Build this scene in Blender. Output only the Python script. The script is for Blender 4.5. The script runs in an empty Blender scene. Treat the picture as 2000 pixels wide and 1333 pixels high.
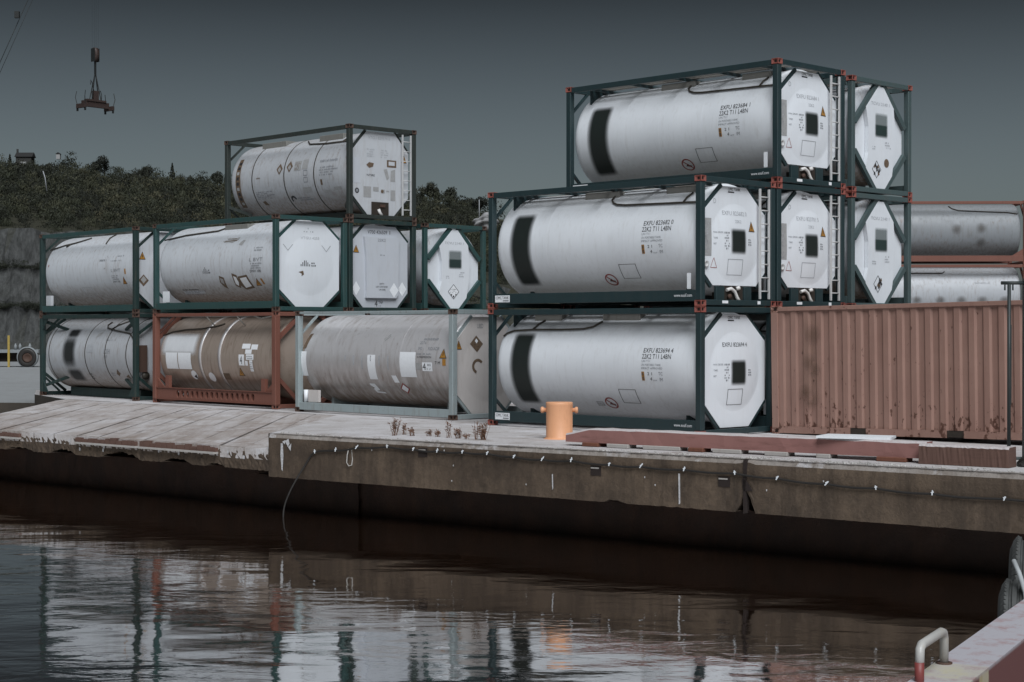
import bpy, bmesh, math, random
import numpy as np
from mathutils import Vector, Matrix
random.seed(7); RNG = np.random.default_rng(11)
SC = bpy.context.scene
COL = SC.collection
R = math.radians

# ------------------------------------------------------------------ camera, sky, sun, exposure
HC = 3.78
cam_d = bpy.data.cameras.new('camera'); cam = bpy.data.objects.new('camera', cam_d); COL.objects.link(cam)
cam.location = (0, 0, HC); cam.rotation_euler = (R(90 - 0.398), 0, 0)
cam_d.sensor_width = 36; cam_d.lens = 59.08; cam_d.clip_end = 3000; cam_d.clip_start = 0.1
SC.camera = cam
SUN_EL, SUN_AZ = R(50), R(170)          # azimuth clockwise from +Y (the view direction)
world = bpy.data.worlds.new('World'); SC.world = world; world.use_nodes = True
wn = world.node_tree.nodes; wl = world.node_tree.links
sky = wn.new('ShaderNodeTexSky'); sky.sky_type = 'NISHITA'; sky.sun_disc = False
sky.sun_elevation = SUN_EL; sky.sun_rotation = SUN_AZ
sky.air_density = 1.0; sky.dust_density = 2.5; sky.ozone_density = 2.0
hs = wn.new('ShaderNodeHueSaturation'); hs.inputs['Saturation'].default_value = 0.44
geo = wn.new('ShaderNodeTexCoord'); sep = wn.new('ShaderNodeSeparateXYZ')
mr = wn.new('ShaderNodeMapRange'); mr.inputs['From Min'].default_value = 0.05; mr.inputs['From Max'].default_value = 0.205
mr.inputs['To Min'].default_value = 1.0; mr.inputs['To Max'].default_value = 0.14; mr.interpolation_type = 'LINEAR'
mul = wn.new('ShaderNodeMix'); mul.data_type = 'RGBA'; mul.blend_type = 'MULTIPLY'; mul.inputs[0].default_value = 1
comb = wn.new('ShaderNodeCombineXYZ')
bg = wn['Background']; bg.inputs['Strength'].default_value = 0.058
wl.new(sky.outputs[0], hs.inputs['Color']); wl.new(geo.outputs['Generated'], sep.inputs[0]); wl.new(sep.outputs['Z'], mr.inputs['Value'])
for k, tint in zip('XYZ', (0.67, 0.745, 0.755)):
    tn = wn.new('ShaderNodeMath'); tn.operation = 'MULTIPLY'; tn.inputs[1].default_value = tint
    wl.new(mr.outputs[0], tn.inputs[0]); wl.new(tn.outputs[0], comb.inputs[k])
wl.new(hs.outputs[0], mul.inputs[6]); wl.new(comb.outputs[0], mul.inputs[7]); wl.new(mul.outputs[2], bg.inputs['Color'])
sd = bpy.data.lights.new('sun', 'SUN'); sd.energy = 3.2; sd.angle = R(38); sd.color = (0.93, 0.965, 1.0)
sun = bpy.data.objects.new('sun', sd); COL.objects.link(sun)
sun.rotation_euler = (R(90) - SUN_EL, 0, math.pi - SUN_AZ)
vs = SC.view_settings; vs.view_transform = 'Standard'; vs.look = 'None'; vs.gamma = 1; vs.use_curve_mapping = False
vs.exposure = 0.12

# ------------------------------------------------------------------ materials
def new_mat(name):
    m = bpy.data.materials.new(name); m.use_nodes = True
    nt = m.node_tree; b = nt.nodes['Principled BSDF']
    return m, nt, b
def N(nt, t, **kw):
    n = nt.nodes.new(t)
    for k, v in kw.items(): setattr(n, k, v)
    return n
def coords(nt, scale=(1, 1, 1), rnd=True):
    tc = N(nt, 'ShaderNodeTexCoord'); mp = N(nt, 'ShaderNodeMapping'); mp.inputs['Scale'].default_value = scale
    if rnd:
        oi = N(nt, 'ShaderNodeObjectInfo'); ad = N(nt, 'ShaderNodeVectorMath', operation='MULTIPLY_ADD')
        ad.inputs[1].default_value = (37, 37, 37)
        cb = N(nt, 'ShaderNodeCombineXYZ')
        for k in 'XYZ': nt.links.new(oi.outputs['Random'], cb.inputs[k])
        nt.links.new(cb.outputs[0], ad.inputs[0]); nt.links.new(tc.outputs['Object'], ad.inputs[2])
        nt.links.new(ad.outputs[0], mp.inputs['Vector'])
    else: nt.links.new(tc.outputs['Object'], mp.inputs['Vector'])
    return mp.outputs[0], tc
def noise(nt, vec, scale, detail=6, rough=0.6):
    n = N(nt, 'ShaderNodeTexNoise'); n.inputs['Scale'].default_value = scale; n.inputs['Detail'].default_value = detail
    n.inputs['Roughness'].default_value = rough; nt.links.new(vec, n.inputs['Vector']); return n.outputs['Fac']
def ramp(nt, fac, a, b, lo=0.0, hi=1.0):
    m = N(nt, 'ShaderNodeMapRange'); m.inputs['From Min'].default_value = a; m.inputs['From Max'].default_value = b
    m.inputs['To Min'].default_value = lo; m.inputs['To Max'].default_value = hi; nt.links.new(fac, m.inputs['Value']); return m.outputs[0]
def math_(nt, op, a, b):
    n = N(nt, 'ShaderNodeMath', operation=op)
    for i, v in enumerate((a, b)):
        if isinstance(v, (int, float)): n.inputs[i].default_value = v
        else: nt.links.new(v, n.inputs[i])
    return n.outputs[0]
def mix(nt, fac, a, b, mode='MIX'):
    n = N(nt, 'ShaderNodeMix'); n.data_type = 'RGBA'; n.blend_type = mode
    if isinstance(fac, (int, float)): n.inputs[0].default_value = fac
    else: nt.links.new(fac, n.inputs[0])
    for i, v in ((6, a), (7, b)):
        if isinstance(v, tuple): n.inputs[i].default_value = (*v, 1)
        else: nt.links.new(v, n.inputs[i])
    return n.outputs[2]
def bump(nt, b, h, strength=0.3, dist=0.01):
    n = N(nt, 'ShaderNodeBump'); n.inputs['Strength'].default_value = strength; n.inputs['Distance'].default_value = dist
    nt.links.new(h, n.inputs['Height']); nt.links.new(n.outputs[0], b.inputs['Normal'])

def paint(name, col, rough=0.5, dirt=(0.12, 0.08, 0.05), amt=0.25, rust=0.0, metal=0.0, scale=3.0, streak=(4, 4, 0.6), lower=0.0, lower_z=0.95):
    """weathered paint: broad tone drift, streaky dirt, speckled rust; lower = dirt colour mixed in more strongly towards the underside"""
    m, nt, b = new_mat(name); v, tc = coords(nt)
    c = mix(nt, ramp(nt, noise(nt, v, scale * 0.35, 3), 0.3, 0.75, 0, 0.55), col, tuple(min(1, x * 0.84) for x in col))
    vs_, _ = coords(nt, streak)
    st = noise(nt, vs_, scale, 8, 0.65)
    c = mix(nt, ramp(nt, st, 0.52, 0.80, 0, amt), c, dirt)
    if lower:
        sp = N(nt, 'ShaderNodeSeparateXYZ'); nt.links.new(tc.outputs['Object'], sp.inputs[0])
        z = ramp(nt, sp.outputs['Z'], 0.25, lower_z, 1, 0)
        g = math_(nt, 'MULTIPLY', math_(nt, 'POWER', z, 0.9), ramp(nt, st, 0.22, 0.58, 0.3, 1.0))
        c = mix(nt, math_(nt, 'MULTIPLY', g, lower), c, dirt)  # tone deepens towards the bottom, broken up by the streak noise
        # dirt lying on the crown and running down from it
        z2 = ramp(nt, sp.outputs['Z'], 2.15, 2.55, 0, 1)
        c = mix(nt, math_(nt, 'MULTIPLY', math_(nt, 'MULTIPLY', z2, ramp(nt, st, 0.4, 0.7)), lower * 0.6), c, dirt)
    if lower >= 0.8:                                                        # rust and grime runs of old tanks
        v4, _ = coords(nt, (7, 7, .55)); rn = math_(nt, 'MULTIPLY', ramp(nt, noise(nt, v4, 1.6, 8, .7), .54, .70), ramp(nt, noise(nt, v, .9, 4), .42, .62))
        c = mix(nt, math_(nt, 'MULTIPLY', rn, .6), c, (.16, .085, .048))
    if rust:
        r = ramp(nt, noise(nt, v, scale * 5, 8, 0.7), 0.66 - rust * 0.2, 0.72, 0, 0.9)
        c = mix(nt, r, c, (0.14, 0.055, 0.028))
    nt.links.new(c, b.inputs['Base Color'])
    nt.links.new(ramp(nt, st, 0.3, 0.8, rough - 0.08, rough + 0.22), b.inputs['Roughness'])
    b.inputs['Metallic'].default_value = metal
    bump(nt, b, math_(nt, 'ADD', noise(nt, v, scale * 14, 4), math_(nt, 'MULTIPLY', noise(nt, v, 1.3, 2), 6.0)), 0.12, 0.006)
    return m
def flat(name, col, rough=0.6, metal=0.0, var=0.25, scale=14):
    m, nt, b = new_mat(name); v, tc = coords(nt)
    c = mix(nt, ramp(nt, noise(nt, v, scale, 5), 0.35, 0.75, 0, 1), col, tuple(x * (1 - var) for x in col))
    nt.links.new(c, b.inputs['Base Color']); b.inputs['Roughness'].default_value = rough; b.inputs['Metallic'].default_value = metal
    return m
def soft(name, col, edge=0.18, opac=0.97, round_=False, two=None):
    """printed patch whose border fades out (UV distance to the border), flat print"""
    m, nt, b = new_mat(name)
    tc = N(nt, 'ShaderNodeTexCoord'); sp = N(nt, 'ShaderNodeSeparateXYZ'); nt.links.new(tc.outputs['UV'], sp.inputs[0])
    if round_:
        d = N(nt, 'ShaderNodeVectorMath', operation='DISTANCE'); nt.links.new(tc.outputs['UV'], d.inputs[0]); d.inputs[1].default_value = (0.5, 0.5, 0)
        a = ramp(nt, d.outputs['Value'], 0.5, 0.12, 0, opac)
    else:
        f = []
        for k in 'XY':
            e = math_(nt, 'ABSOLUTE', math_(nt, 'SUBTRACT', sp.outputs[k], 0.5), 0)
            f.append(e)
        w = edge if isinstance(edge, tuple) else (edge, edge)
        ax = ramp(nt, f[0], 0.5, 0.5 - w[0], 0, 1); ay = ramp(nt, f[1], 0.5, 0.5 - w[1], 0, 1)
        a = math_(nt, 'MULTIPLY', math_(nt, 'MULTIPLY', ax, ay), opac)
    c = mix(nt, noise(nt, tc.outputs['Object'], 3, 3), col, tuple(x * 0.7 for x in col))
    if two:
        c = mix(nt, ramp(nt, sp.outputs['Y'], 0.48, 0.54), c, two)
        a = math_(nt, 'MULTIPLY', a, ramp(nt, sp.outputs['Y'], 0.48, 0.56, 1, 0.75))
    nt.links.new(c, b.inputs['Base Color']); nt.links.new(a, b.inputs['Alpha']); b.inputs['Roughness'].default_value = 0.6
    return m

M = {}
M['white'] = paint('clean_white_tank_paint', (0.74, 0.765, 0.80), 0.42, (0.36, 0.33, 0.29), 0.26, lower=0.24)
M['white_old'] = paint('worn_white_tank_paint', (0.58, 0.605, 0.64), 0.5, (0.22, 0.155, 0.105), 0.50, lower=1.0)
M['white_dirty'] = paint('dirty_white_tank_paint', (0.46, 0.475, 0.50), 0.5, (0.20, 0.14, 0.095), 0.6, lower=1.0)
M['panel'] = paint('white_end_panel', (0.74, 0.77, 0.81), 0.42, (0.42, 0.37, 0.32), 0.14)
M['panel_old'] = paint('worn_white_end_panel', (0.54, 0.56, 0.59), 0.48, (0.28, 0.22, 0.17), 0.42)
M['panel_grey'] = paint('grey_end_panel', (0.54, 0.565, 0.61), 0.5, (0.35, 0.30, 0.25), 0.2)
M['panel_cream'] = paint('cream_end_panel', (0.62, 0.58, 0.56), 0.5, (0.30, 0.22, 0.16), 0.25)
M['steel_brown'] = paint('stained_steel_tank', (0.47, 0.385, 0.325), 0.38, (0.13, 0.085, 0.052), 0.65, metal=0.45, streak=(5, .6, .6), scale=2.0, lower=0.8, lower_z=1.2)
M['steel_pale'] = paint('pale_steel_tank', (0.66, 0.645, 0.655), 0.36, (0.17, 0.12, 0.082), 0.42, metal=0.40, streak=(3, 1.1, .8), scale=1.8, lower=1.0, lower_z=1.55)
M['steel_grey'] = paint('grey_tank_paint', (0.25, 0.265, 0.28), 0.5, (0.10, 0.08, 0.06), 0.5, lower=0.9)
M['teal_dark'] = paint('dark_teal_frame', (0.018, 0.037, 0.041), 0.42, (0.05, 0.045, 0.035), 0.25, rust=0.02)
M['teal'] = paint('teal_frame', (0.026, 0.068, 0.066), 0.45, (0.10, 0.075, 0.05), 0.40, rust=0.18)
M['teal_grey'] = paint('greyed_teal_frame', (0.060, 0.090, 0.092), 0.5, (0.10, 0.075, 0.05), 0.35, rust=0.12)
M['olive'] = paint('olive_black_frame', (0.028, 0.036, 0.032), 0.5, (0.06, 0.05, 0.04), 0.4, rust=0.2)
M['green_black'] = paint('blackish_green_frame', (0.016, 0.036, 0.034), 0.5, (0.08, 0.06, 0.04), 0.45, rust=0.25)
M['rustred'] = paint('rust_red_frame', (0.19, 0.075, 0.053), 0.55, (0.10, 0.05, 0.035), 0.35, rust=0.15)
M['galv'] = paint('galvanised_frame', (0.37, 0.43, 0.44), 0.5, (0.16, 0.10, 0.06), 0.5, metal=0.25, rust=0.15)
M['cast_red'] = paint('red_corner_casting', (0.24, 0.068, 0.052), 0.5, (0.12, 0.05, 0.04), 0.3, rust=0.1)
M['cast_rust'] = paint('rusted_corner_casting', (0.075, 0.042, 0.03), 0.7, (0.06, 0.035, 0.025), 0.5, rust=0.4)
M['hole'] = flat('casting_hole', (0.02, 0.012, 0.01), 0.9)
M['grey_box'] = paint('grey_spill_box', (0.20, 0.195, 0.18), 0.6, (0.10, 0.08, 0.06), 0.3)
M['slat'] = paint('walkway_slat', (0.30, 0.28, 0.25), 0.6, (0.10, 0.08, 0.06), 0.4)
M['pipe'] = flat('dark_pipe', (0.05, 0.042, 0.032), 0.55)
M['pipe_pale'] = flat('pale_pipe', (0.30, 0.29, 0.27), 0.5)
M['ladder'] = paint('pale_ladder', (0.55, 0.55, 0.55), 0.45, (0.25, 0.2, 0.15), 0.3)
M['dark'] = flat('dark_cavity', (0.03, 0.022, 0.016), 0.8)
M['ink'] = flat('black_print', (0.025, 0.025, 0.028), 0.6)
M['ink_grey'] = flat('faded_print', (0.24, 0.25, 0.27), 0.6)
M['ink_pale'] = flat('very_faded_print', (0.42, 0.435, 0.46), 0.6)
M['orange'] = flat('orange_print', (0.42, 0.20, 0.03), 0.6)
M['brown_print'] = flat('brown_print', (0.17, 0.115, 0.075), 0.7, var=0.6, scale=25)
M['redprint'] = flat('red_print', (0.30, 0.06, 0.05), 0.6)
M['sticker'] = flat('white_sticker', (0.82, 0.84, 0.87), 0.5, var=0.08)
M['grey_print'] = flat('grey_print', (0.36, 0.36, 0.36), 0.6, var=0.2)
M['logo'] = soft('black_logo_print', (0.010, 0.016, 0.014), (0.22, 0.08))
M['logo_end'] = soft('black_logo_print_end', (0.010, 0.017, 0.015), 0.16)
M['logo_two'] = soft('green_logo_print', (0.022, 0.045, 0.042), 0.14, two=(0.17, 0.20, 0.20))
M['smudge'] = soft('dark_smudge', (0.02, 0.022, 0.022), 0.3, 0.97)
M['white_wash'] = soft('white_wash', (0.80, 0.82, 0.85), (0.12, 0.22), 0.9)
M['brown_smudge'] = soft('brown_smudge', (0.10, 0.055, 0.03), 0.3, 0.36, round_=True)
M['green_smudge'] = soft('dull_smudge', (0.17, 0.115, 0.072), (0.3, 0.12), 0.14)
M['dark_spot'] = soft('dark_spot', (0.10, 0.08, 0.06), 0.3, 0.42, round_=True)
M['hose_white'] = flat('white_hose', (0.7, 0.68, 0.66), 0.5)

# ------------------------------------------------------------------ mesh helpers
class MB:
    def __init__(self): self.bm = bmesh.new()
    def box(self, x0, x1, y0, y1, z0, z1, mi=0):
        r = bmesh.ops.create_cube(self.bm, size=1, matrix=Matrix.Translation(((x0 + x1) / 2, (y0 + y1) / 2, (z0 + z1) / 2)) @ Matrix.Diagonal((x1 - x0, y1 - y0, z1 - z0, 1)))
        for f in {f for v in r['verts'] for f in v.link_faces}: f.material_index = mi
        return self
    def bar(self, p, q, w, h, up=(0, 0, 1), mi=0):
        p, q = Vector(p), Vector(q); d = q - p; L_ = d.length; d.normalize(); u = Vector(up)
        if abs(d.dot(u)) > 0.98: u = Vector((1, 0, 0))
        s = d.cross(u).normalized(); u = s.cross(d)
        mtx = Matrix((d, s, u)).transposed().to_4x4(); mtx.translation = (p + q) / 2
        r = bmesh.ops.create_cube(self.bm, size=1, matrix=mtx @ Matrix.Diagonal((L_, w, h, 1)))
        for f in {f for v in r['verts'] for f in v.link_faces}: f.material_index = mi
        return self
    def tube(self, pts, r, n=8, mi=0, closed=False):
        pts = [Vector(p) for p in pts]; rings = []; u = None
        for i, p in enumerate(pts):
            a = pts[i - 1] if (i or closed) else p; b = pts[(i + 1) % len(pts)] if (i < len(pts) - 1 or closed) else p
            d = (b - a).normalized()
            if u is None: u = Vector((0, 0, 1)) if abs(d.z) < 0.9 else Vector((1, 0, 0))
            s = d.cross(u)
            if s.length < 1e-3: s = d.orthogonal()
            s.normalize(); u = s.cross(d); rr = r[i] if isinstance(r, (list, tuple)) else r
            rings.append([self.bm.verts.new(p + (s * math.cos(k * 2 * math.pi / n) + u * math.sin(k * 2 * math.pi / n)) * rr) for k in range(n)])
        m = len(rings)
        for i in range(m if closed else m - 1):
            A, B = rings[i], rings[(i + 1) % m]
            for k in range(n):
                f = self.bm.faces.new((A[k], A[(k + 1) % n], B[(k + 1) % n], B[k])); f.material_index = mi; f.smooth = True
        if not closed:
            for ring in (rings[0][::-1], rings[-1]):
                f = self.bm.faces.new(ring); f.material_index = mi
        return self
    def lathe_x(self, prof, zc, n=72, mi=0, yc=0.0):
        """profile [(x, r)] turned about the x axis through (yc, zc)"""
        rings = [[self.bm.verts.new((x, yc + max(r, 1e-4) * math.cos(k * 2 * math.pi / n), zc + max(r, 1e-4) * math.sin(k * 2 * math.pi / n))) for k in range(n)] for x, r in prof]
        for A, B in zip(rings, rings[1:]):
            for k in range(n):
                f = self.bm.faces.new((A[k], B[k], B[(k + 1) % n], A[(k + 1) % n])); f.smooth = True; f.material_index = mi
        return self
    def lathe_z(self, prof, n=40, mi=0, c=(0, 0)):
        rings = [[self.bm.verts.new((c[0] + max(r, 1e-4) * math.cos(k * 2 * math.pi / n), c[1] + max(r, 1e-4) * math.sin(k * 2 * math.pi / n), z)) for k in range(n)] for z, r in prof]
        for A, B in zip(rings, rings[1:]):
            for k in range(n):
                f = self.bm.faces.new((A[k], A[(k + 1) % n], B[(k + 1) % n], B[k])); f.smooth = True; f.material_index = mi
        return self
    def prism(self, poly, t0, t1, axis='x', mi=0):
        """polygon in the plane across the axis, extruded t0..t1; x: (y,z), y: (x,z), z: (x,y)"""
        mk = {'x': lambda a, b, t: (t, a, b), 'y': lambda a, b, t: (a, t, b), 'z': lambda a, b, t: (a, b, t)}[axis]
        A = [self.bm.verts.new(mk(a, b, t0)) for a, b in poly]; B = [self.bm.verts.new(mk(a, b, t1)) for a, b in poly]
        n = len(poly)
        for f in [self.bm.faces.new(A[::-1]), self.bm.faces.new(B)] + [self.bm.faces.new((A[k], A[(k + 1) % n], B[(k + 1) % n], B[k])) for k in range(n)]:
            f.material_index = mi
        return self
    def bevel(self, w, seg=1):
        es = [e for e in self.bm.edges if len(e.link_faces) == 2 and e.calc_face_angle(0) > 0.6]
        bmesh.ops.bevel(self.bm, geom=es, offset=w, segments=seg, affect='EDGES', clamp_overlap=True); return self
    def mesh(self, name, mats):
        bmesh.ops.recalc_face_normals(self.bm, faces=self.bm.faces[:])
        me = bpy.data.meshes.new(name); self.bm.to_mesh(me); self.bm.free()
        for m in (mats if isinstance(mats, (list, tuple)) else [mats]): me.materials.append(M[m] if isinstance(m, str) else m)
        return me
    def build(self, name, mats, parent=None, loc=(0, 0, 0), rot=(0, 0, 0)):
        return link(name, self.mesh(name, mats), parent, loc, rot)
def link(name, me, parent=None, loc=(0, 0, 0), rot=(0, 0, 0)):
    o = bpy.data.objects.new(name, me); COL.objects.link(o); o.location = loc; o.rotation_euler = rot
    if parent: o.parent = parent
    return o
def tag(o, label=None, cat=None, group=None, kind=None):
    if label: o['label'] = label
    if cat: o['category'] = cat
    if group: o['group'] = group
    if kind: o['kind'] = kind
    return o
def thing(name, label, cat, loc=(0, 0, 0), rotz=0, group=None):
    o = bpy.data.objects.new(name, None); COL.objects.link(o); o.empty_display_size = 0.3
    o.location = loc; o.rotation_euler = (0, 0, rotz); return tag(o, label, cat, group)
CACHE = {}
def cached(key, fn):
    if key not in CACHE: CACHE[key] = fn()
    return CACHE[key]

# ------------------------------------------------------------------ print and decals laid on a surface
L, W, RB, ZC = 6.058, 2.438, 1.13, 1.36
def on_barrel(s, t, o): a = t / RB; return (s, -(RB + o) * math.cos(a), ZC + (RB + o) * math.sin(a))
def on_end(x, dome=None):
    def f(s, t, o):
        h = 0.0
        if dome:
            c, rr, hh = dome; q = ((s - 0) ** 2 + (t - c) ** 2) / rr ** 2
            if q < 1: h = hh * (1 - q)
        return (x + o + h, s, t)
    return f
def on_side(y): return lambda s, t, o: (s, y - o, t)
def wrap(bm, surf, off, cut=True):
    if cut:
        ts = [v.co.y for v in bm.verts]; ss = [v.co.x for v in bm.verts]
        for lo, hi, ax in ((min(ts), max(ts), 1), (min(ss), max(ss), 0)):
            step = 0.07 if ax == 1 else 0.12
            k = math.floor(lo / step) + 1
            while k * step < hi - 1e-4:
                no = (0, 1, 0) if ax == 1 else (1, 0, 0); co = (0, k * step, 0) if ax == 1 else (k * step, 0, 0)
                bmesh.ops.bisect_plane(bm, geom=bm.verts[:] + bm.edges[:] + bm.faces[:], plane_co=co, plane_no=no)
                k += 1
    for v in bm.verts: v.co = surf(v.co.x, v.co.y, off)
def decal(parent, name, polys, mat, surf, layer=1, uv=None, cut=True, label=None):
    if len(polys) > 1 and name in ('white_sticker', 'peeled_sticker', 'torn_placard', 'rust_stain', 'rust_run', 'hazard_tag', 'hazard_placard', 'data_plate') and len(polys[0]) != 4 or name in ('white_sticker', 'torn_placard', 'rust_run', 'rust_stain', 'hazard_tag') and len(polys) > 1:
        for q in polys: o = decal(parent, name, [q], mat, surf, layer, uv, cut, label)
        return o
    bm = bmesh.new()
    for poly in polys:
        try: bm.faces.new([bm.verts.new((a, b, 0)) for a, b in poly])
        except ValueError: pass
    lay = None
    bmesh.ops.recalc_face_normals(bm, faces=bm.faces[:])
    if uv is None:
        xs = [v.co.x for v in bm.verts]; ys = [v.co.y for v in bm.verts]; uv = (min(xs), max(xs), min(ys), max(ys))
    if cut: 
        flat_copy = {}
    # cut in the flat, store uv, then wrap
    if cut:
        ts = [v.co.y for v in bm.verts]; ss = [v.co.x for v in bm.verts]
        for lo, hi, ax in ((min(ts), max(ts), 1), (min(ss), max(ss), 0)):
            step = 0.07 if ax == 1 else 0.12
            k = math.floor(lo / step) + 1
            while k * step < hi - 1e-4:
                no = (0, 1, 0) if ax == 1 else (1, 0, 0); co = (0, k * step, 0) if ax == 1 else (k * step, 0, 0)
                bmesh.ops.bisect_plane(bm, geom=bm.verts[:] + bm.edges[:] + bm.faces[:], plane_co=co, plane_no=no); k += 1
    ul = bm.loops.layers.uv.new('UVMap')
    for f in bm.faces:
        f.smooth = True
        for l in f.loops: l[ul].uv = ((l.vert.co.x - uv[0]) / (uv[1] - uv[0] + 1e-9), (l.vert.co.y - uv[2]) / (uv[3] - uv[2] + 1e-9))
    off = 0.002 + 0.003 * layer
    for v in bm.verts: v.co = surf(v.co.x, v.co.y, off)
    me = bpy.data.meshes.new(name); bm.to_mesh(me); bm.free(); me.materials.append(M[mat])
    o = link(name, me, parent)
    if label: o['label'] = label
    return o
def rect(a, b, c, d): return [(a, c), (b, c), (b, d), (a, d)]
def outline(pts, w):
    """frame strips just inside a polygon (counter-clockwise points)"""
    c = (sum(p[0] for p in pts) / len(pts), sum(p[1] for p in pts) / len(pts)); out = []
    rmin = min(math.hypot(p[0] - c[0], p[1] - c[1]) for p in pts); k = 1 - w * 1.35 / rmin
    q = [(c[0] + (p[0] - c[0]) * k, c[1] + (p[1] - c[1]) * k) for p in pts]; n = len(pts)
    return [[pts[i], pts[(i + 1) % n], q[(i + 1) % n], q[i]] for i in range(n)]
def circle(cx, cy, r, n=20): return [(cx + r * math.cos(i * 2 * math.pi / n), cy + r * math.sin(i * 2 * math.pi / n)) for i in range(n)]
TXT = {}
def text_data(body):
    if body not in TXT:
        c = bpy.data.curves.new('print', 'FONT'); c.body = body; c.size = 1; c.resolution_u = 2
        o = bpy.data.objects.new('print', c); COL.objects.link(o)
        bpy.context.view_layer.update()
        me = bpy.data.meshes.new_from_object(o.evaluated_get(bpy.context.evaluated_depsgraph_get()))
        bpy.data.objects.remove(o); bpy.data.curves.remove(c); TXT[body] = me
    return TXT[body]
def text(parent, body, s0, t0, w, h, mat, surf, layer=1, slant=0.0, name='lettering'):
    src = text_data(body); me = src.copy(); me.name = name; me.materials.clear(); me.materials.append(M[mat])
    co = np.empty(len(me.vertices) * 3); me.vertices.foreach_get('co', co); co = co.reshape(-1, 3)
    lo, hi = co.min(0), co.max(0); k = np.array([w / max(hi[0] - lo[0], 1e-6), h / max(hi[1] - lo[1], 1e-6)])
    off = 0.002 + 0.003 * layer
    for v, c in zip(me.vertices, co):
        tt = (c[1] - lo[1]) * k[1]
        v.co = surf(s0 + (c[0] - lo[0]) * k[0] + slant * tt, t0 + tt, off)
    return link(name, me, parent)
def scribble(parent, s0, s1, t0, t1, rows, mat, surf, seed=0, name='lettering', fill=0.75):
    """worn print too small to read: rows of short broken strokes"""
    rnd = random.Random(seed); polys = []; hh = (t1 - t0) / rows
    for r in range(rows):
        s = s0; y = t0 + r * hh
        end_ = s1 - rnd.random() * (s1 - s0) * 0.35
        while s < end_:
            w = rnd.uniform(0.018, 0.05)
            if rnd.random() < fill: polys.append(rect(s, s + w * 0.6, y, y + hh * rnd.uniform(0.45, 0.68)))
            s += w
    if polys: return decal(parent, name, polys, mat, surf, cut=False)
def triangle_sign(parent, cx, cy, w, h, surf, fill='orange', edge='ink'):
    t = [(cx - w / 2, cy - h / 2), (cx + w / 2, cy - h / 2), (cx, cy + h / 2)]
    if fill: o = decal(parent, 'warning_triangle', [t], edge, surf, 1)
    k = 0.80; c = (cx, cy - h / 6)
    q = [(c[0] + (p[0] - c[0]) * k, c[1] + (p[1] - c[1]) * k) for p in t]
    if fill: decal(parent, 'warning_triangle', [q], fill, surf, 2); decal(parent, 'warning_triangle', [rect(cx - .012, cx + .012, cy - h * .22, cy + h * .12)], edge, surf, 3)
    else: decal(parent, 'warning_triangle', outline(t, 0.014), edge, surf, 1)
def diamond(cx, cy, w, h): return [(cx - w / 2, cy), (cx, cy - h / 2), (cx + w / 2, cy), (cx, cy + h / 2)]

# ------------------------------------------------------------------ tank containers
def casting_mesh(mats):
    bm = bmesh.new(); bmesh.ops.create_cube(bm, size=1, matrix=Matrix.Diagonal((0.178, 0.162, 0.118, 1)))
    bmesh.ops.bevel(bm, geom=bm.edges[:], offset=0.008, segments=1, affect='EDGES')
    big = [f for f in bm.faces if f.calc_area() > 0.01]
    for f in big:
        n = f.normal.copy()
        r = bmesh.ops.inset_individual(bm, faces=[f], thickness=0.034)
        f.material_index = 1
        bmesh.ops.translate(bm, verts=f.verts[:], vec=-n * 0.03)
        # opening is an upright slot
        c = f.calc_center_median()
        for v in f.verts:
            d = v.co - c
            if abs(n.z) < 0.5: v.co = c + Vector((d.x * 0.5, d.y * 0.5, d.z))
    me = bpy.data.meshes.new('corner_casting'); bm.to_mesh(me); bm.free()
    for m in mats: me.materials.append(M[m])
    return me
def octagon(top, bot, zt, zb, zl0, zl1, half=1.0): return [(-bot, zb), (bot, zb), (half, zl0), (half, zl1), (top, zt), (-top, zt), (-half, zl1), (-half, zl0)]
def plate_mesh(poly, x, dome=None, mat='panel'):
    mb = MB(); bm = mb.bm
    if not dome:
        mb.prism(poly, x - 0.03, x, 'x'); mb.bevel(0.006); return mb.mesh('end_panel', mat)
    c, rr, hh = dome; n = 64
    def edge_pt(a):
        d = (math.cos(a), math.sin(a)); best = 9
        for i in range(len(poly)):
            p, q = poly[i], poly[(i + 1) % len(poly)]; ex, ey = q[0] - p[0], q[1] - p[1]; px, py = p[0], p[1] - c
            den = d[0] * ey - d[1] * ex
            if abs(den) < 1e-9: continue
            t = (px * ey - py * ex) / den; u = (px * d[1] - py * d[0]) / den
            if t > 0 and -1e-6 <= u <= 1 + 1e-6: best = min(best, t)
        return (d[0] * best, c + d[1] * best)
    angs = sorted({i * 2 * math.pi / n for i in range(n)} | {math.atan2(p[1] - c, p[0]) % (2 * math.pi) for p in poly}); n = len(angs)
    rings = []
    out = [edge_pt(a) for a in angs]
    rings.append([bm.verts.new((x - 0.03, *p)) for p in out]); rings.append([bm.verts.new((x, *p)) for p in out])
    for k in range(0, 10):
        r = rr * (1 - k / 10)
        rings.append([bm.verts.new((x + hh * (1 - (1 - k / 10) ** 2), r * math.cos(a), c + r * math.sin(a))) for a in angs])
    for i, (A, B) in enumerate(zip(rings, rings[1:])):
        for k in range(n):
            f = bm.faces.new((A[k], A[(k + 1) % n], B[(k + 1) % n], B[k])); f.smooth = i >= 2
    ap = bm.verts.new((x + hh, 0, c))
    for k in range(n): bm.faces.new((rings[-1][k], rings[-1][(k + 1) % n], ap)).smooth = True
    return mb.mesh('end_panel', mat)

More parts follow.
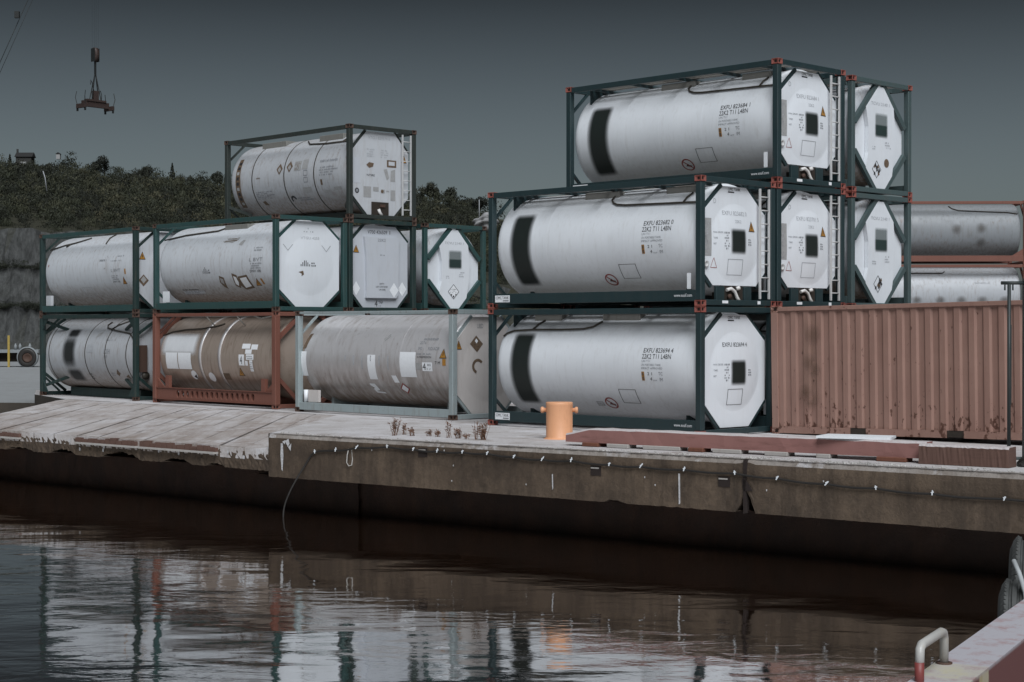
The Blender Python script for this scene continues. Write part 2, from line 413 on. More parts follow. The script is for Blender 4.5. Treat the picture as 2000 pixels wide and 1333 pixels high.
def tank_container(label, ctr, yaw, z, H, group, frame, cast, skin, rail=(0.10, 0.32), toprail=0.12, post=0.14, bands=(), band_mat=None,
                   end='oct', end_poly=None, end_mat='panel', dome=None, end_brace=True, side_rail=True, walkway=False, boxes=(), pipe=None, ladder=False,
                   valve=False, seams=(), rail_mat=None, pipe_mat='pipe', end_x=0.13, left_plate=False):
    t = thing('tank_container', label, 'tank container', (ctr[0], ctr[1], z), -yaw, group)
    hx, hy = L / 2, W / 2; fr = frame; rm = rail_mat or frame
    # corner castings, eight
    cm = cached(('cast', cast), lambda: casting_mesh([cast, 'hole']))
    for sx in (-1, 1):
        for sy in (-1, 1):
            for zz in (0.059, H - 0.059): link('corner_casting', cm, t, (sx * (hx - 0.089), sy * (hy - 0.081), zz))
    pm = cached(('post', frame, post, H), lambda: MB().box(-post / 2, post / 2, -post / 2, post / 2, 0.118, H - 0.118).bevel(0.012).mesh('corner_post', frame))
    for sx in (-1, 1):
        for sy in (-1, 1): link('corner_post', pm, t, (sx * (hx - 0.085), sy * (hy - 0.078), 0))
    tr = cached(('tr', rm, toprail), lambda: MB().box(-hx + 0.178, hx - 0.178, -0.03, 0.03, -toprail, 0).bevel(0.008).mesh('top_rail', rm))
    for sy in (-1, 1): link('top_rail', tr, t, (0, sy * (hy - 0.045), H - 0.02))
    if side_rail:
        br = cached(('br', rm, rail), lambda: MB().box(-hx + 0.155, hx - 0.155, -0.035, 0.035, rail[0], rail[1]).box(-hx + 0.155, hx - 0.155, 0.035, 0.10, rail[0], rail[0] + 0.012).bevel(0.006).mesh('bottom_rail', rm))
        for sy in (-1, 1): link('bottom_rail', br, t, (0, sy * (hy - 0.05), 0), (0, 0, 0 if sy < 0 else math.pi))
    er = cached(('er', frame), lambda: MB().box(-0.035, 0.035, -hy + 0.162, hy - 0.162, -0.055, 0.055).bevel(0.008).mesh('end_rail', frame))
    for sx in (-1, 1):
        link('end_rail', er, t, (sx * (hx - 0.05), 0, H - 0.062)); link('end_rail', er, t, (sx * (hx - 0.05), 0, 0.075))
    # barrel with dished heads
    def barrel():
        prof = [(-2.95, 0), (-2.945, .3 * RB), (-2.93, .6 * RB), (-2.905, .8 * RB), (-2.87, .91 * RB), (-2.82, .968 * RB), (-2.76, .993 * RB), (-2.68, RB)]
        prof += [(-2.68 + 5.36 * k / 10, RB) for k in range(1, 10)]
        prof += [(2.68, RB), (2.74, .985 * RB), (2.79, .94 * RB), (2.82, .85 * RB), (2.845, .6 * RB), (2.86, .3 * RB), (2.865, 0)]
        return MB().lathe_x(prof, ZC, 96).mesh('barrel', skin)
    b = link('barrel', cached(('barrel', skin), barrel), t)
    for x in bands:
        bmesh_key = ('band', band_mat)
        link('band', cached(bmesh_key, lambda: MB().lathe_x([(-0.02, RB - 0.01), (-0.02, RB + 0.007), (0.02, RB + 0.007), (0.02, RB - 0.01)], ZC, 96).mesh('band', band_mat)), b, (x, 0, 0))
    for x in seams:
        link('seam', cached(('seam', skin), lambda: MB().lathe_x([(-0.006, RB - 0.003), (-0.003, RB + 0.002), (0.003, RB + 0.002), (0.006, RB - 0.003)], ZC, 96).mesh('seam', skin)), b, (x, 0, 0))
    # saddles that carry the barrel
    sm = cached(('saddle', frame), lambda: MB().prism([(-0.55, 0.13), (0.55, 0.13), (0.55, 0.40)] + [(1.12 * math.cos(a), 1.36 - 1.12 * math.sin(a)) for a in np.linspace(1.08, math.pi - 1.08, 9)] + [(-0.55, 0.40)], -0.05, 0.05, 'x').mesh('saddle', frame))
    if side_rail:
        for x in (-2.3, 2.15): link('saddle', sm, t, (x, 0, 0))
    # far-end corner braces
    for sy in (-1, 1):
        for za, zb in ((H - 0.62, H - 0.12), (0.62, 0.13)):
            MB().bar((-hx + 0.07, sy * 1.10, za), (-hx + 0.07, sy * 0.55, zb), 0.05, 0.07, (1, 0, 0)).build('end_brace', frame, t)
    ep = None; xe = hx - end_x
    if end in ('oct', 'diamond'):
        ep = link('end_panel', cached((end_mat, end, str(end_poly), dome, end_x), lambda: plate_mesh(end_poly, xe, dome, end_mat)), t)
        if end_brace:
            P = end_poly
            for i, j in ((1, 2), (3, 4), (5, 6), (7, 0)):
                p, q = P[i], P[j]; cx, cz = (p[0] + q[0]) / 2, (p[1] + q[1]) / 2
                nn = Vector((q[1] - p[1], -(q[0] - p[0]))).normalized(); of = 0.035 if end == 'oct' else 0.02
                ww = 0.07 if end == 'oct' else 0.12
                px = (xe - 0.04) if end == 'oct' else xe + 0.05
                MB().bar((px, p[0] + nn.x * of, p[1] + nn.y * of), (px, q[0] + nn.x * of, q[1] + nn.y * of), 0.05 if end == 'oct' else 0.09, ww, (1, 0, 0) if False else (0, nn.x, nn.y)).build('end_brace', fr, t)
    if walkway:
        for k, y in enumerate((-0.86, -0.62, -0.38, 0.3, 0.56, 0.82)):
            link('walkway_slat', cached('slat', lambda: MB().box(-2.6, 2.72, -0.09, 0.09, -0.012, 0.012).bevel(0.004).mesh('walkway_slat', 'slat')), t, (0, y, H - 0.045))
        link('walkway_bearer', cached(('bearer', frame), lambda: [mb.box(x - .03, x + .03, -1.14, 1.14, -0.03, 0.03) for mb in [MB()] for x in (-2.4, -1.2, 0.1, 1.3, 2.5)][0].mesh('walkway_bearer', frame)), t, (0, 0, H - 0.09))
        link('end_web', cached(('web', frame), lambda: MB().box(-0.02, 0.02, -0.8, 0.8, -0.34, 0).mesh('end_web', frame)), t, (-hx + 0.42, 0, H - 0.06))
    for (x0, x1, z0, z1) in boxes:
        MB().box(x0, x1, -0.62, 0.25, z0, min(z1, H - 0.13)).bevel(0.01).build('spill_box', 'grey_box', t)
    if pipe:
        for pts in pipe: MB().tube([on_barrel(s, tt, 0.028) for s, tt in pts], 0.020, 8).build('pipe', pipe_mat, t)
    if ladder:
        mb = MB()
        for y in (0.72, 1.02): mb.box(hx - 0.055, hx - 0.02, y - 0.02, y + 0.02, 0.16, H - 0.16)
        lad = mb.build('ladder', 'ladder', t)
        for k in range(8): MB().tube([(hx - 0.037, 0.72, 0.32 + k * 0.275), (hx - 0.037, 1.02, 0.32 + k * 0.275)], 0.014, 6).build('rung', 'ladder', lad)
    if valve:
        vb = MB().box(hx - 0.42, hx - 0.14, -0.36, 0.28, 0.135, 0.42).build('valve_box', 'dark', t)
        for y0, y1 in ((-0.62, -0.36), (0.28, 0.52)): MB().box(hx - 0.16, hx - 0.10, y0, y1, 0.13, 0.40).bevel(0.005).build('support_plate', fr, t)
        MB().tube([(hx - 0.11, -0.28, 0.33), (hx - 0.09, -0.16, 0.36), (hx - 0.085, -0.05, 0.30), (hx - 0.08, 0.02, 0.18), (hx - 0.06, 0.06, 0.12)], 0.035, 8).build('hose', 'hose_white', vb)
        MB().tube([(hx - 0.13, 0.05, 0.36), (hx - 0.09, 0.12, 0.38)], 0.04, 8).build('valve_handle', 'hose_white', vb)
        MB().lathe_z([(0, 0), (0, .05), (.05, .05), (.05, 0)], 14).build('valve', 'cast_rust', vb, (hx - 0.12, -0.2, 0.2), (0, R(90), 0))
    if left_plate: pass
    return t, b, ep

# ---- right stack
A_YAW, C_YAW = 0.793, 0.7901
OCT_A = octagon(0.37, 0.46, 2.41, 0.15, 0.68, 1.88)
OCT_A2 = octagon(0.37, 0.70, 2.41, 0.42, 0.70, 1.88)
DOME_A = (1.27, 0.80, 0.085)
GR = 'green framed white tank containers stacked on the right'
def a_barrel_print(b, num, extra=False):
    S = on_barrel
    decal(b, 'logo_panel', [rect(-2.44, -1.74, -1.0, 0.76)], 'logo', S)
    text(b, num, 1.43, 0.29, 0.78, 0.095, 'ink', S); text(b, '22K2 T11 L4BN', 1.41, 0.165, 0.76, 0.095, 'ink', S)
    text(b, 'UN T11', 1.41, 0.095, 0.22, 0.042, 'ink_grey', S); text(b, 'UN PORTABLE TANK', 1.40, 0.02, 0.52, 0.042, 'ink_grey', S)
    text(b, 'IMPACT APPROVED', 1.40, -0.05, 0.56, 0.042, 'ink_grey', S)
    decal(b, 'hazard_tag', [rect(1.40, 1.475, -0.285, -0.10)], 'orange', S); decal(b, 'hazard_tag', [rect(1.415, 1.46, -0.275, -0.20), rect(1.415, 1.46, -0.18, -0.115)], 'brown_print', S, 2)
    text(b, '2 1', 1.56, -0.17, 0.12, 0.06, 'ink', S); text(b, '4', 1.62, -0.28, 0.05, 0.07, 'ink', S); text(b, 'MAWP', 1.70, -0.29, 0.10, 0.03, 'ink_grey', S)
    text(b, 'TC', 1.85, -0.17, 0.11, 0.07, 'ink_grey', S); text(b, 'IM', 1.87, -0.29, 0.08, 0.07, 'ink_grey', S)
    decal(b, 'placard_frame', outline(rect(0.68, 1.15, -0.84, -0.49), 0.012), 'ink', S)
    c = circle(0.31, -0.87, 0.165, 28); decal(b, 'no_entry_sign', outline(c, 0.024), 'redprint', S, cut=False)
    decal(b, 'no_entry_sign', [[(0.20, -0.77), (0.22, -0.75), (0.43, -0.96), (0.41, -0.98)]], 'redprint', S, 2)
    decal(b, 'no_entry_sign', [[(0.24, -0.90), (0.32, -0.83), (0.34, -0.87), (0.42, -0.90), (0.36, -0.93), (0.30, -0.91)]], 'ink', S, 1)
    if extra: decal(b, 'data_plate', outline(rect(-0.10, 0.08, -0.96, -0.83), 0.010), 'ink', S); scribble(b, -0.07, 0.06, -0.93, -0.85, 2, 'ink_grey', S, 3)
def a_rail_print(t, z=(0.2, 0.49)):
    S = on_side(-W / 2 + 0.012)
    decal(t, 'maker_plate', [rect(-2.79, -2.33, 0.135, 0.285)], 'sticker', S, cut=False); text(t, 'CIMC TANK', -2.76, 0.20, 0.40, 0.065, 'ink', S, 2)
    decal(t, 'maker_plate', [rect(-2.54, -2.36, 0.155, 0.18)], 'ink_grey', S, 2, cut=False)
    text(t, 'www.exsif.com', 2.33, 0.185, 0.46, 0.065, 'sticker', S)
def a_end_print(e, num, full, dz=0.0):
    S = on_end(L / 2 - 0.13, DOME_A)
    decal(e, 'logo_panel', [rect(-0.22, 0.30, 0.98 + dz, 1.52 + dz)], 'logo_end', S)
    text(e, num, -0.42, 1.77 + dz, 0.78, 0.085, 'ink' if full else 'ink_pale', S)
    if not full: text(e, '22K2', -0.06, 1.62 + dz, 0.2, 0.06, 'ink_pale', S)
    for k, wd in enumerate(('MAX GROSS', 'TARE', 'NET')): text(e, wd, -0.70, 1.40 + dz - k * 0.115, (0.26, 0.11, 0.08)[k], 0.035, 'ink_grey', S)
    scribble(e, -0.40, -0.25, 1.08 + dz, 1.45 + dz, 7, 'ink_grey', S, 5)
    scribble(e, 0.36, 0.48, 1.18 + dz, 1.33 + dz, 3, 'ink_grey', S, 8)
    decal(e, 'placard_frame', outline(rect(-0.29, 0.19, 0.60 + dz * .5, 0.92 + dz * .5), 0.011), 'ink' if full else 'ink_grey', S)
    text(e, 'CIMC TANK', -0.22, 2.325, 0.40, 0.06, 'ink', S); decal(e, 'maker_plate', [rect(-0.22, -0.02, 2.285, 2.31)], 'ink', S)
    if not full:
        triangle_sign(e, 0.50, 1.63, 0.24, 0.22, S)
        decal(e, 'data_plate', [rect(-0.97, -0.75, 1.0, 1.75)], 'grey_print', S); scribble(e, -0.95, -0.77, 1.03, 1.72, 14, 'ink_pale', S, 2)
        triangle_sign(e, -0.68, 0.87, 0.2, 0.21, S, None, 'redprint')
        MB().lathe_x([(0, 0.07), (0.04, 0.07), (0.04, 0.045), (0.02, 0.04), (0.02, 0)], 0.84, 18, yc=-0.93).build('filler_cap', 'ladder', e, (L / 2 - 0.13, 0, 0))
        text(e, 'D', -0.68, 2.05, 0.08, 0.1, 'ink_pale', S)
PIPE_A2 = [[(0.24, 1.12), (0.25, 1.00), (0.34, 0.90), (0.50, 0.83), (0.75, 0.80), (1.5, 0.78), (2.31, 0.76), (2.69, 0.75)], [(2.31, 0.77), (2.33, 0.9), (2.40, 1.05)]]
PIPE_A1 = [[(-2.75, 0.62), (-2.68, 0.70), (-2.5, 0.77), (-1.9, 0.80), (-1.1, 0.80), (-0.45, 0.82), (-0.2, 0.88), (-0.05, 1.05)], [(-1.95, 0.80), (-1.88, 0.95), (-1.78, 1.1)]]
HA = 2.570
ZA = (1.662, 4.238, 6.814)
def A_type(label, ctr, yaw, z, num, variant, group=GR):
    up = variant != 'low'
    t, b, e = tank_container(label, ctr, yaw, z, HA, group, 'teal_dark', 'cast_red', 'white', seams=(-1.30, -0.28, 0.92), end='oct', end_poly=OCT_A2 if up else OCT_A, end_mat='panel',
        dome=DOME_A, walkway=True, boxes=((-0.63, 0.34, 2.24, 2.5), (1.63, 2.39, 2.25, 2.5)) if up else ((-2.15, -1.33, 2.27, 2.5), (-0.12, 0.92, 2.27, 2.5)),
        pipe=PIPE_A2 if up else PIPE_A1, ladder=up, valve=up)
    a_barrel_print(b, num, not up); a_rail_print(t); a_end_print(e, num, not up, 0.0 if not up else 0.06)
    if up:
        decal(t, 'data_plate', [rect(-0.55, -0.36, 0.06, 0.115)], 'sticker', on_end(L / 2 - 0.012), cut=False); decal(t, 'data_plate', [rect(0.60, 0.70, 0.05, 0.115)], 'sticker', on_end(L / 2 - 0.012), cut=False)
        decal(t, 'data_plate', [rect(2.60, 2.70, 0.34, 0.66)], 'sticker', on_side(-W / 2 + 0.09), cut=False)
    return t
A_type('clean white tank container behind the orange bollard, bottom of the green stack, serial ending 694', (2.449, 35.936), A_YAW, ZA[0], 'EXFU 823694 4', 'low')
A_type('white tank container with serial ending 682 in the middle tier, front row', (2.449, 35.936), A_YAW, ZA[1], 'EXFU 823682 0', 'up')
A_type('white tank container in the middle tier showing only its laddered end', (4.229, 37.689), A_YAW, ZA[1], 'EXFU 823701 5', 'up')
A_type('topmost white tank container of the right stack against the sky, serial ending 684', (4.229, 37.689), A_YAW, ZA[2], 'EXFU 823684 1', 'up')
A_type('white tank container hidden in the ground tier behind the one with serial 694', (4.229, 37.689), A_YAW, ZA[0], 'EXFU 823690 2', 'up')

DIA = [(-0.16, 0.10), (0.16, 0.10), (1.0, 0.95), (1.0, 1.55), (0.12, 2.46), (-0.12, 2.46), (-1.0, 1.55), (-1.0, 0.95)]
def folded_cover(t, x0=0.0, mat='panel'):
    """raised middle sheet of the diamond ends, its left edge standing 9 cm proud"""
    poly = [(-0.56, 0.52), (0.42, 0.40), (0.55, 0.95), (0.57, 1.45), (0.50, 2.0), (0.10, 2.42), (-0.12, 2.42), (-0.60, 1.95), (-0.48, 1.5), (-0.49, 0.9)]
    poly = [(-0.17, 0.13), (0.15, 0.13), (0.45, 0.44), (0.56, 0.95), (0.58, 1.45), (0.52, 1.98), (0.11, 2.42), (-0.11, 2.42), (-0.60, 1.93), (-0.50, 1.5), (-0.51, 0.92), (-0.60, 0.57)]
    return MB().prism(poly, L / 2 - 0.15, L / 2 - 0.06, 'x').bevel(0.008).build('cover_sheet', mat, t)
def dia_type(label, ctr, yaw, z, H, frame, cast, group, variant, seed):
    t, b, e = tank_container(label, ctr, yaw, z, H, group, frame, cast, 'white_old', rail=(0.10, 0.28), end='diamond', end_poly=DIA, end_mat='panel', walkway=variant == 'C', post=0.13, end_x=0.16)
    c = folded_cover(e); S = on_end(L / 2 - 0.06)
    decal(c, 'logo_panel', [rect(-0.26, 0.28, 1.27, 1.84)], 'logo_two', S)
    text(c, 'TCVU 2140 1', -0.40, 2.00, 0.74, 0.07, 'ink_pale', S)
    scribble(c, 0.16, 0.40, 1.05, 1.22, 3, 'ink_pale', S, seed); scribble(c, -0.35, -0.2, 1.0, 1.1, 2, 'ink_pale', S, seed + 1)
    if variant == 'L':
        d = diamond(-0.06, 0.62, 0.44, 0.44); decal(c, 'hazard_placard', [d], 'sticker', S, 1); decal(c, 'hazard_placard', outline(d, 0.016), 'ink', S, 2)
        scribble(c, -0.20, 0.10, 0.58, 0.72, 3, 'ink', S, 4); decal(c, 'hazard_placard', [circle(-0.06, 0.48, 0.03, 8), circle(-0.14, 0.53, 0.025, 8), circle(0.03, 0.53, 0.025, 8)], 'ink', S, 2)
    else:
        k = -0.18 if seed % 2 else -0.12
        d = diamond(k, 0.56, 0.36, 0.40); rnd = random.Random(seed); decal(c, 'torn_placard', outline(d, 0.014), 'ink', S, 1)
        for i in range(9):
            a = rnd.uniform(k - .14, k + .10); q = rnd.uniform(0.42, 0.62); decal(c, 'torn_placard', [[(a, q), (a + .07, q + .02), (a + .05, q + .09), (a + .01, q + .06)]], 'ink' if i % 3 else 'brown_print', S, 2, cut=False)
        if seed % 2: decal(c, 'torn_placard', [circle(0.22, 0.72, 0.10, 14)], 'brown_print', S, 1)
    return t
dia_type('white diamond ended tank container at the top back with one torn and one round sticker', (6.225, 40.008), C_YAW, ZA[2], HA, 'teal_grey', 'cast_red', GR, 'C', 1)
dia_type('white diamond ended tank container just above the red container roof, one torn sticker', (6.225, 40.008), C_YAW, ZA[1], HA, 'teal_grey', 'cast_red', GR, 'C', 2)
dia_type('white tank container hidden behind the corrugated container, foot of the back row', (6.225, 40.008), C_YAW, ZA[0], HA, 'teal_grey', 'cast_red', GR, 'C', 4)

# ---- left stack
GL = 'older tank containers stacked on the left'
B_YAW = 0.8076; ZB = (1.655, 4.258, 6.838); HB = (2.597, 2.574, 2.60)
OCT_L = octagon(0.43, 0.43, 2.44, 0.10, 0.60, 1.95)
# LB2: upper tier, chevron end
t, b, e = tank_container('white tank container with rust eaten side stickers and a bar mark on its octagonal end', (-7.472, 47.499), B_YAW, ZB[1], HB[1], GL, 'teal', 'cast_rust', 'white_old', rail=(0.09, 0.28),
    end='oct', end_poly=OCT_L, end_mat='panel', dome=(1.25, 0.82, 0.05), pipe=[[(-2.9, 0.80), (-1.97, 0.95), (-1.0, 1.02), (-0.43, 1.06), (-0.2, 1.2), (-0.15, 1.32)]], boxes=((-0.2, 0.9, 2.3, 2.44),))
S = on_barrel
for q in ([(0.21, .64), (.60, .66), (.97, .75), (.95, .66), (.7, .56), (.5, .6), (.3, .58)], [(1.05, .50), (1.22, .46), (1.32, .62), (1.2, .64)]): decal(b, 'peeled_sticker', [q], 'grey_print', S)
decal(b, 'peeled_sticker', [rect(.32, .9, .62, .645), rect(.4, .85, .69, .71)], 'brown_print', S, 2)
for k in range(5): decal(b, 'bar_mark', [rect(-.58 + k * .055, -.56 + k * .055, -.28, -.10 - abs(k - 2) * .05)], 'ink', S, cut=False)
scribble(b, -.30, -.20, -.28, -.14, 2, 'ink', S, 9)
for pts in ([(.17, -.36), (.38, -.42), (.36, -.78), (.22, -.70), (.12, -.55)], ): decal(b, 'rust_stain', [pts], 'brown_print', S); decal(b, 'peeled_sticker', [[(.2, -.42), (.33, -.46), (.30, -.62), (.18, -.56)]], 'grey_print', S, 2)
decal(b, 'rust_stain', [[(.80, -.30), (1.02, -.36), (1.08, -.60), (.98, -.76), (.80, -.68)], [(1.06, -.40), (1.5, -.36), (1.64, -.76), (1.2, -.82), (1.02, -.66)]], 'brown_print', S)
decal(b, 'peeled_sticker', [[(.86, -.38), (.98, -.42), (1.02, -.58), (.94, -.68), (.85, -.62)], [(1.14, -.45), (1.45, -.42), (1.54, -.70), (1.22, -.75)]], 'sticker', S, 2)
triangle_sign(b, 1.90, -.58, .26, .24, S); decal(b, 'hazard_tag', [[(2.06, -.48), (2.14, -.48), (2.20, -.66), (2.12, -.66)]], 'orange', S)
scribble(b, 1.85, 2.4, .28, .42, 2, 'ink_grey', S, 11); text(b, 'L BVT', 1.70, .0, .62, .09, 'ink_grey', S); scribble(b, 1.75, 2.3, -.20, -.02, 3, 'ink_grey', S, 12); text(b, 'DNV 100', 1.70, -.30, .5, .07, 'ink', S)
decal(b, 'data_plate', [rect(-1.95, -.9, -.92, -.80)], 'panel_grey', S); scribble(b, -1.9, -.8, -.95, -.78, 3, 'ink_grey', S, 13); scribble(b, -1.95, -1.1, -.78, -.72, 1, 'ink', S, 14)
decal(t, 'document_holder', [rect(-2.79, -2.42, .30, .62)], 'sticker', on_side(-W / 2 + .20), cut=False)
E_ = on_end(L / 2 - .13, (1.25, 0.82, 0.05))
for k in range(6): decal(e, 'bar_mark', [rect(-.33 + k * .055, -.305 + k * .055, 1.22, 1.40 - abs(k - 2.5) * .05)], 'ink', E_, cut=False)
scribble(e, .02, .15, 1.22, 1.35, 2, 'ink', E_, 3); decal(e, 'torn_placard', [[(-.40, 1.06), (-.25, 1.10), (-.22, 1.0), (-.30, .95), (-.29, 1.02)]], 'brown_print', E_, cut=False)
text(e, 'Y', -.08, 2.21, .06, .05, 'ink_grey', E_); scribble(e, -.2, .12, 2.14, 2.19, 1, 'ink_grey', E_, 4)
for cx, cy in ((-.72, 1.80), (.55, 1.80)): decal(e, 'peeled_sticker', outline(diamond(cx, cy, .34, .36), .02)[:2], 'ink_pale', E_, cut=False)
text(e, 'VTGU 4253', -.3, 1.95, .62, .07, 'ink_pale', E_)
# LC-end: grey curved cover
t, b, e = tank_container('white tank container end with grey raised cover, white diamonds and a large 4', (-5.682, 49.212), B_YAW, ZB[1], HB[1], GL, 'green_black', 'cast_rust', 'white_old', rail=(0.09, 0.28), end='oct', end_poly=octagon(.55, .55, 2.41, .06, .55, 1.97), end_mat='panel_grey', end_x=0.16)
cv = MB().prism([(-.55, .40), (.52, .40), (.60, .52), (.62, 2.1), (-.62, 2.1), (-.56, 1.6), (-.54, .6)], L / 2 - .16, L / 2 - .075, 'x').bevel(.03, 2).build('cover_sheet', 'panel_grey', e)
E_ = on_end(L / 2 - .16); E2 = on_end(L / 2 - .075)
text(e, 'V700 426509', -.45, 2.19, .70, .10, 'ink', E_); text(e, '1', .33, 2.19, .035, .10, 'ink_grey', E_); text(cv, '22K2', -.15, 1.98, .28, .075, 'ink_grey', E2)
scribble(cv, -.1, .15, 1.58, 1.64, 1, 'ink_grey', E2, 5); text(cv, 'EMPTY', -.09, .77, .17, .045, 'ink', E2); text(cv, 'LAST CONTAINED', -.22, .69, .42, .045, 'ink', E2); text(cv, 'UN 3082', -.11, .61, .23, .045, 'ink', E2)
text(e, '4', -.20, .16, .10, .17, 'ink', E_); text(e, 'TNP', -.06, .24, .16, .075, 'ink', E_); scribble(e, -.06, .08, .17, .2, 1, 'ink_grey', E_, 6)
decal(cv, 'white_diamond', [diamond(.43, .62, .33, .42)], 'sticker', E2); decal(e, 'white_diamond', [diamond(.80, .66, .32, .40)], 'sticker', E_); decal(e, 'white_diamond', [diamond(-.86, .66, .28, .40)], 'sticker', E_)
triangle_sign(e, -.86, 1.76, .22, .22, E_)
# L3 : top
t, b, e = tank_container('banded dirty white tank container alone on the top tier of the left stack', (-5.682, 49.212), B_YAW, ZB[2], HB[2], GL, 'olive', 'cast_rust', 'white_dirty', rail=(0.06, 0.22), side_rail=False, bands=(-1.71, -0.12, 1.30), band_mat='pipe',
    end='oct', end_poly=octagon(.50, .46, 2.46, .12, .66, 1.92), end_mat='panel_old', end_x=0.13, ladder=True, boxes=((-1.9, -0.7, 2.28, 2.5), (0.9, 2.0, 2.28, 2.5)), pipe=[[(0.3, 1.2), (0.6, 1.0), (1.4, 0.93), (2.6, 0.92)], [(2.2, .93), (2.3, 1.15)]])
MB().bar((L / 2 - .1, -1.14, .62), (L / 2 - .9, -.62, .38), .07, .09).build('corner_brace', 'olive', t); MB().bar((-L / 2 + .1, -1.14, .62), (-L / 2 + .7, -.7, .36), .07, .09).build('corner_brace', 'olive', t)
MB().box(-2.0, 2.0, -.5, .5, .05, .26).build('cradle', 'olive', t)
decal(b, 'brand_strip', [[(-2.55, .70), (-2.38, .70), (-2.30, 0), (-2.34, -.85), (-2.58, -.85), (-2.55, 0)]], 'brown_print', S)
for k in range(9): decal(b, 'brand_strip', [rect(-2.50, -2.38, -.75 + k * .155, -.66 + k * .155)], 'ink' if k % 3 else 'grey_print', S, 2)
for cx, cy in ((-.35, .22), (.13, .26)): decal(b, 'hazard_placard', [diamond(cx, cy, .30, .34)], 'brown_print', S); decal(b, 'hazard_placard', [diamond(cx, cy - .02, .16, .18)], 'grey_print', S, 2)
decal(b, 'data_plate', [rect(.36, .68, .12, .40)], 'grey_print', S); scribble(b, .38, .66, .14, .38, 6, 'brown_print', S, 2); decal(b, 'data_plate', [rect(.74, 1.0, .14, .42)], 'grey_print', S)
decal(b, 'data_plate', outline(rect(.81, 1.0, -.05, .11), .02) + outline(rect(.81, 1.0, -.24, -.09), .02), 'ink_grey', S)
scribble(b, 1.55, 2.38, .28, .40, 1, 'ink_grey', S, 21, fill=.9); scribble(b, 1.55, 2.38, -.10, .18, 4, 'ink_grey', S, 22); decal(b, 'hazard_tag', [rect(1.57, 1.66, -.36, -.20)], 'brown_print', S)
scribble(b, -1.55, -1.2, .0, .06, 1, 'brown_print', S, 23); scribble(b, -1.6, -.7, -.62, -.36, 5, 'ink_grey', S, 24); decal(b, 'torn_placard', [[(-1.45, -.70), (-1.3, -.68), (-1.2, -.84), (-1.4, -.82)]], 'brown_print', S)
decal(b, 'no_entry_sign', outline(circle(.10, -.72, .13), .05)[:12], 'ink', S, cut=False); scribble(b, .3, 1.1, -.78, -.64, 2, 'ink_grey', S, 25); decal(b, 'torn_placard', [rect(.7, 1.1, -.55, -.38)], 'grey_print', S)
decal(b, 'torn_placard', [rect(1.65, 1.95, -.60, -.52), rect(2.1, 2.45, -.55, -.45)], 'grey_print', S)
E_ = on_end(L / 2 - .13)
text(e, 'VTGU 829574 6', -.45, 2.25, .78, .08, 'ink_pale', E_); scribble(e, -.5, -.2, 1.75, 2.0, 4, 'ink_pale', E_, 31); scribble(e, .0, .3, 1.75, 2.0, 4, 'ink_pale', E_, 32)
decal(e, 'torn_placard', [[(-.52, 1.52), (-.42, 1.60), (-.25, 1.58), (-.28, 1.48), (-.42, 1.44)]], 'brown_print', E_, cut=False); decal(e, 'data_plate', [rect(.22, .56, 1.50, 1.70)], 'brown_print', E_, cut=False); decal(e, 'data_plate', [rect(.28, .50, 1.55, 1.66)], 'panel_old', E_, 2, cut=False)
decal(e, 'torn_placard', [[(.10, 1.42), (.22, 1.45), (.30, 1.2), (.22, 1.12)], [(.35, 1.1), (.52, 1.1), (.52, 1.45), (.36, 1.4)]], 'grey_print', E_, cut=False); text(e, 'NTSRE', -.50, 1.21, .28, .06, 'ink', E_)
decal(e, 'data_plate', [rect(-.62, -.35, .62, .92)], 'grey_print', E_, cut=False); decal(e, 'torn_placard', [rect(-.28, -.08, .80, .92), rect(.0, .14, .76, .86), rect(.2, .3, .8, .84), rect(.35, .52, .56, .86)], 'grey_print', E_, cut=False)
decal(e, 'torn_placard', [circle(.05, .81, .05, 10)], 'brown_print', E_, 2, cut=False); decal(e, 'data_plate', [rect(-.97, -.74, 1.0, 1.7)], 'panel_grey', E_, cut=False); decal(e, 'cap_mark', [circle(-.85, .79, .075)], 'ink', E_); decal(e, 'cap_mark', [circle(-.85, .79, .045)], 'ink_grey', E_, 2)
triangle_sign(e, .84, 1.76, .2, .22, E_)
vb = MB().box(L / 2 - .16, L / 2 - .10, -.34, .26, .14, .50).build('valve_box', 'dark', t); MB().tube([(L / 2 - .08, -.12, .3), (L / 2 - .07, -.08, .2), (L / 2 - .06, -.02, .13)], .045).build('hose', 'hose_white', vb); MB().box(L / 2 - .11, L / 2 - .07, -.06, .12, .36, .44).build('valve', 'cast_rust', vb)
# LD: diamond
dia_type('white diamond ended tank container with a black and white hazard diamond in the left stack', (-3.719, 51.241), B_YAW, ZB[1], HB[1], 'teal', 'cast_rust', GL, 'L', 3)
# LA2 upper far left
t, b, e = tank_container('plain greyish white tank container on the upper tier at the far left', (-12.297, 52.779), 0.8299, ZB[1], HB[1], GL, 'green_black', 'cast_rust', 'white_old', rail=(0.07, 0.26), rail_mat='teal', end='oct', end_poly=OCT_L, end_mat='panel_old', dome=(1.25, .82, .05), post=.15,
    pipe=[[(-2.85, 0.75), (-2.13, 0.92), (-1.51, 1.02), (-1.1, 1.15), (-0.9, 1.27)], [(0.62, 0.86), (0.45, 1.15), (0.35, 1.45)], [(-1.75, .98), (-1.9, .84)]])
scribble(b, .7, 1.2, .24, .34, 1, 'ink_grey', S, 41); decal(b, 'scuff', [[(1.0, .0), (1.08, .0), (1.2, .35), (1.12, .42)]], 'grey_print', S, cut=False); scribble(b, 1.75, 2.3, .36, .42, 1, 'ink_grey', S, 42); scribble(b, 1.4, 2.0, .22, .28, 1, 'ink_grey', S, 43)
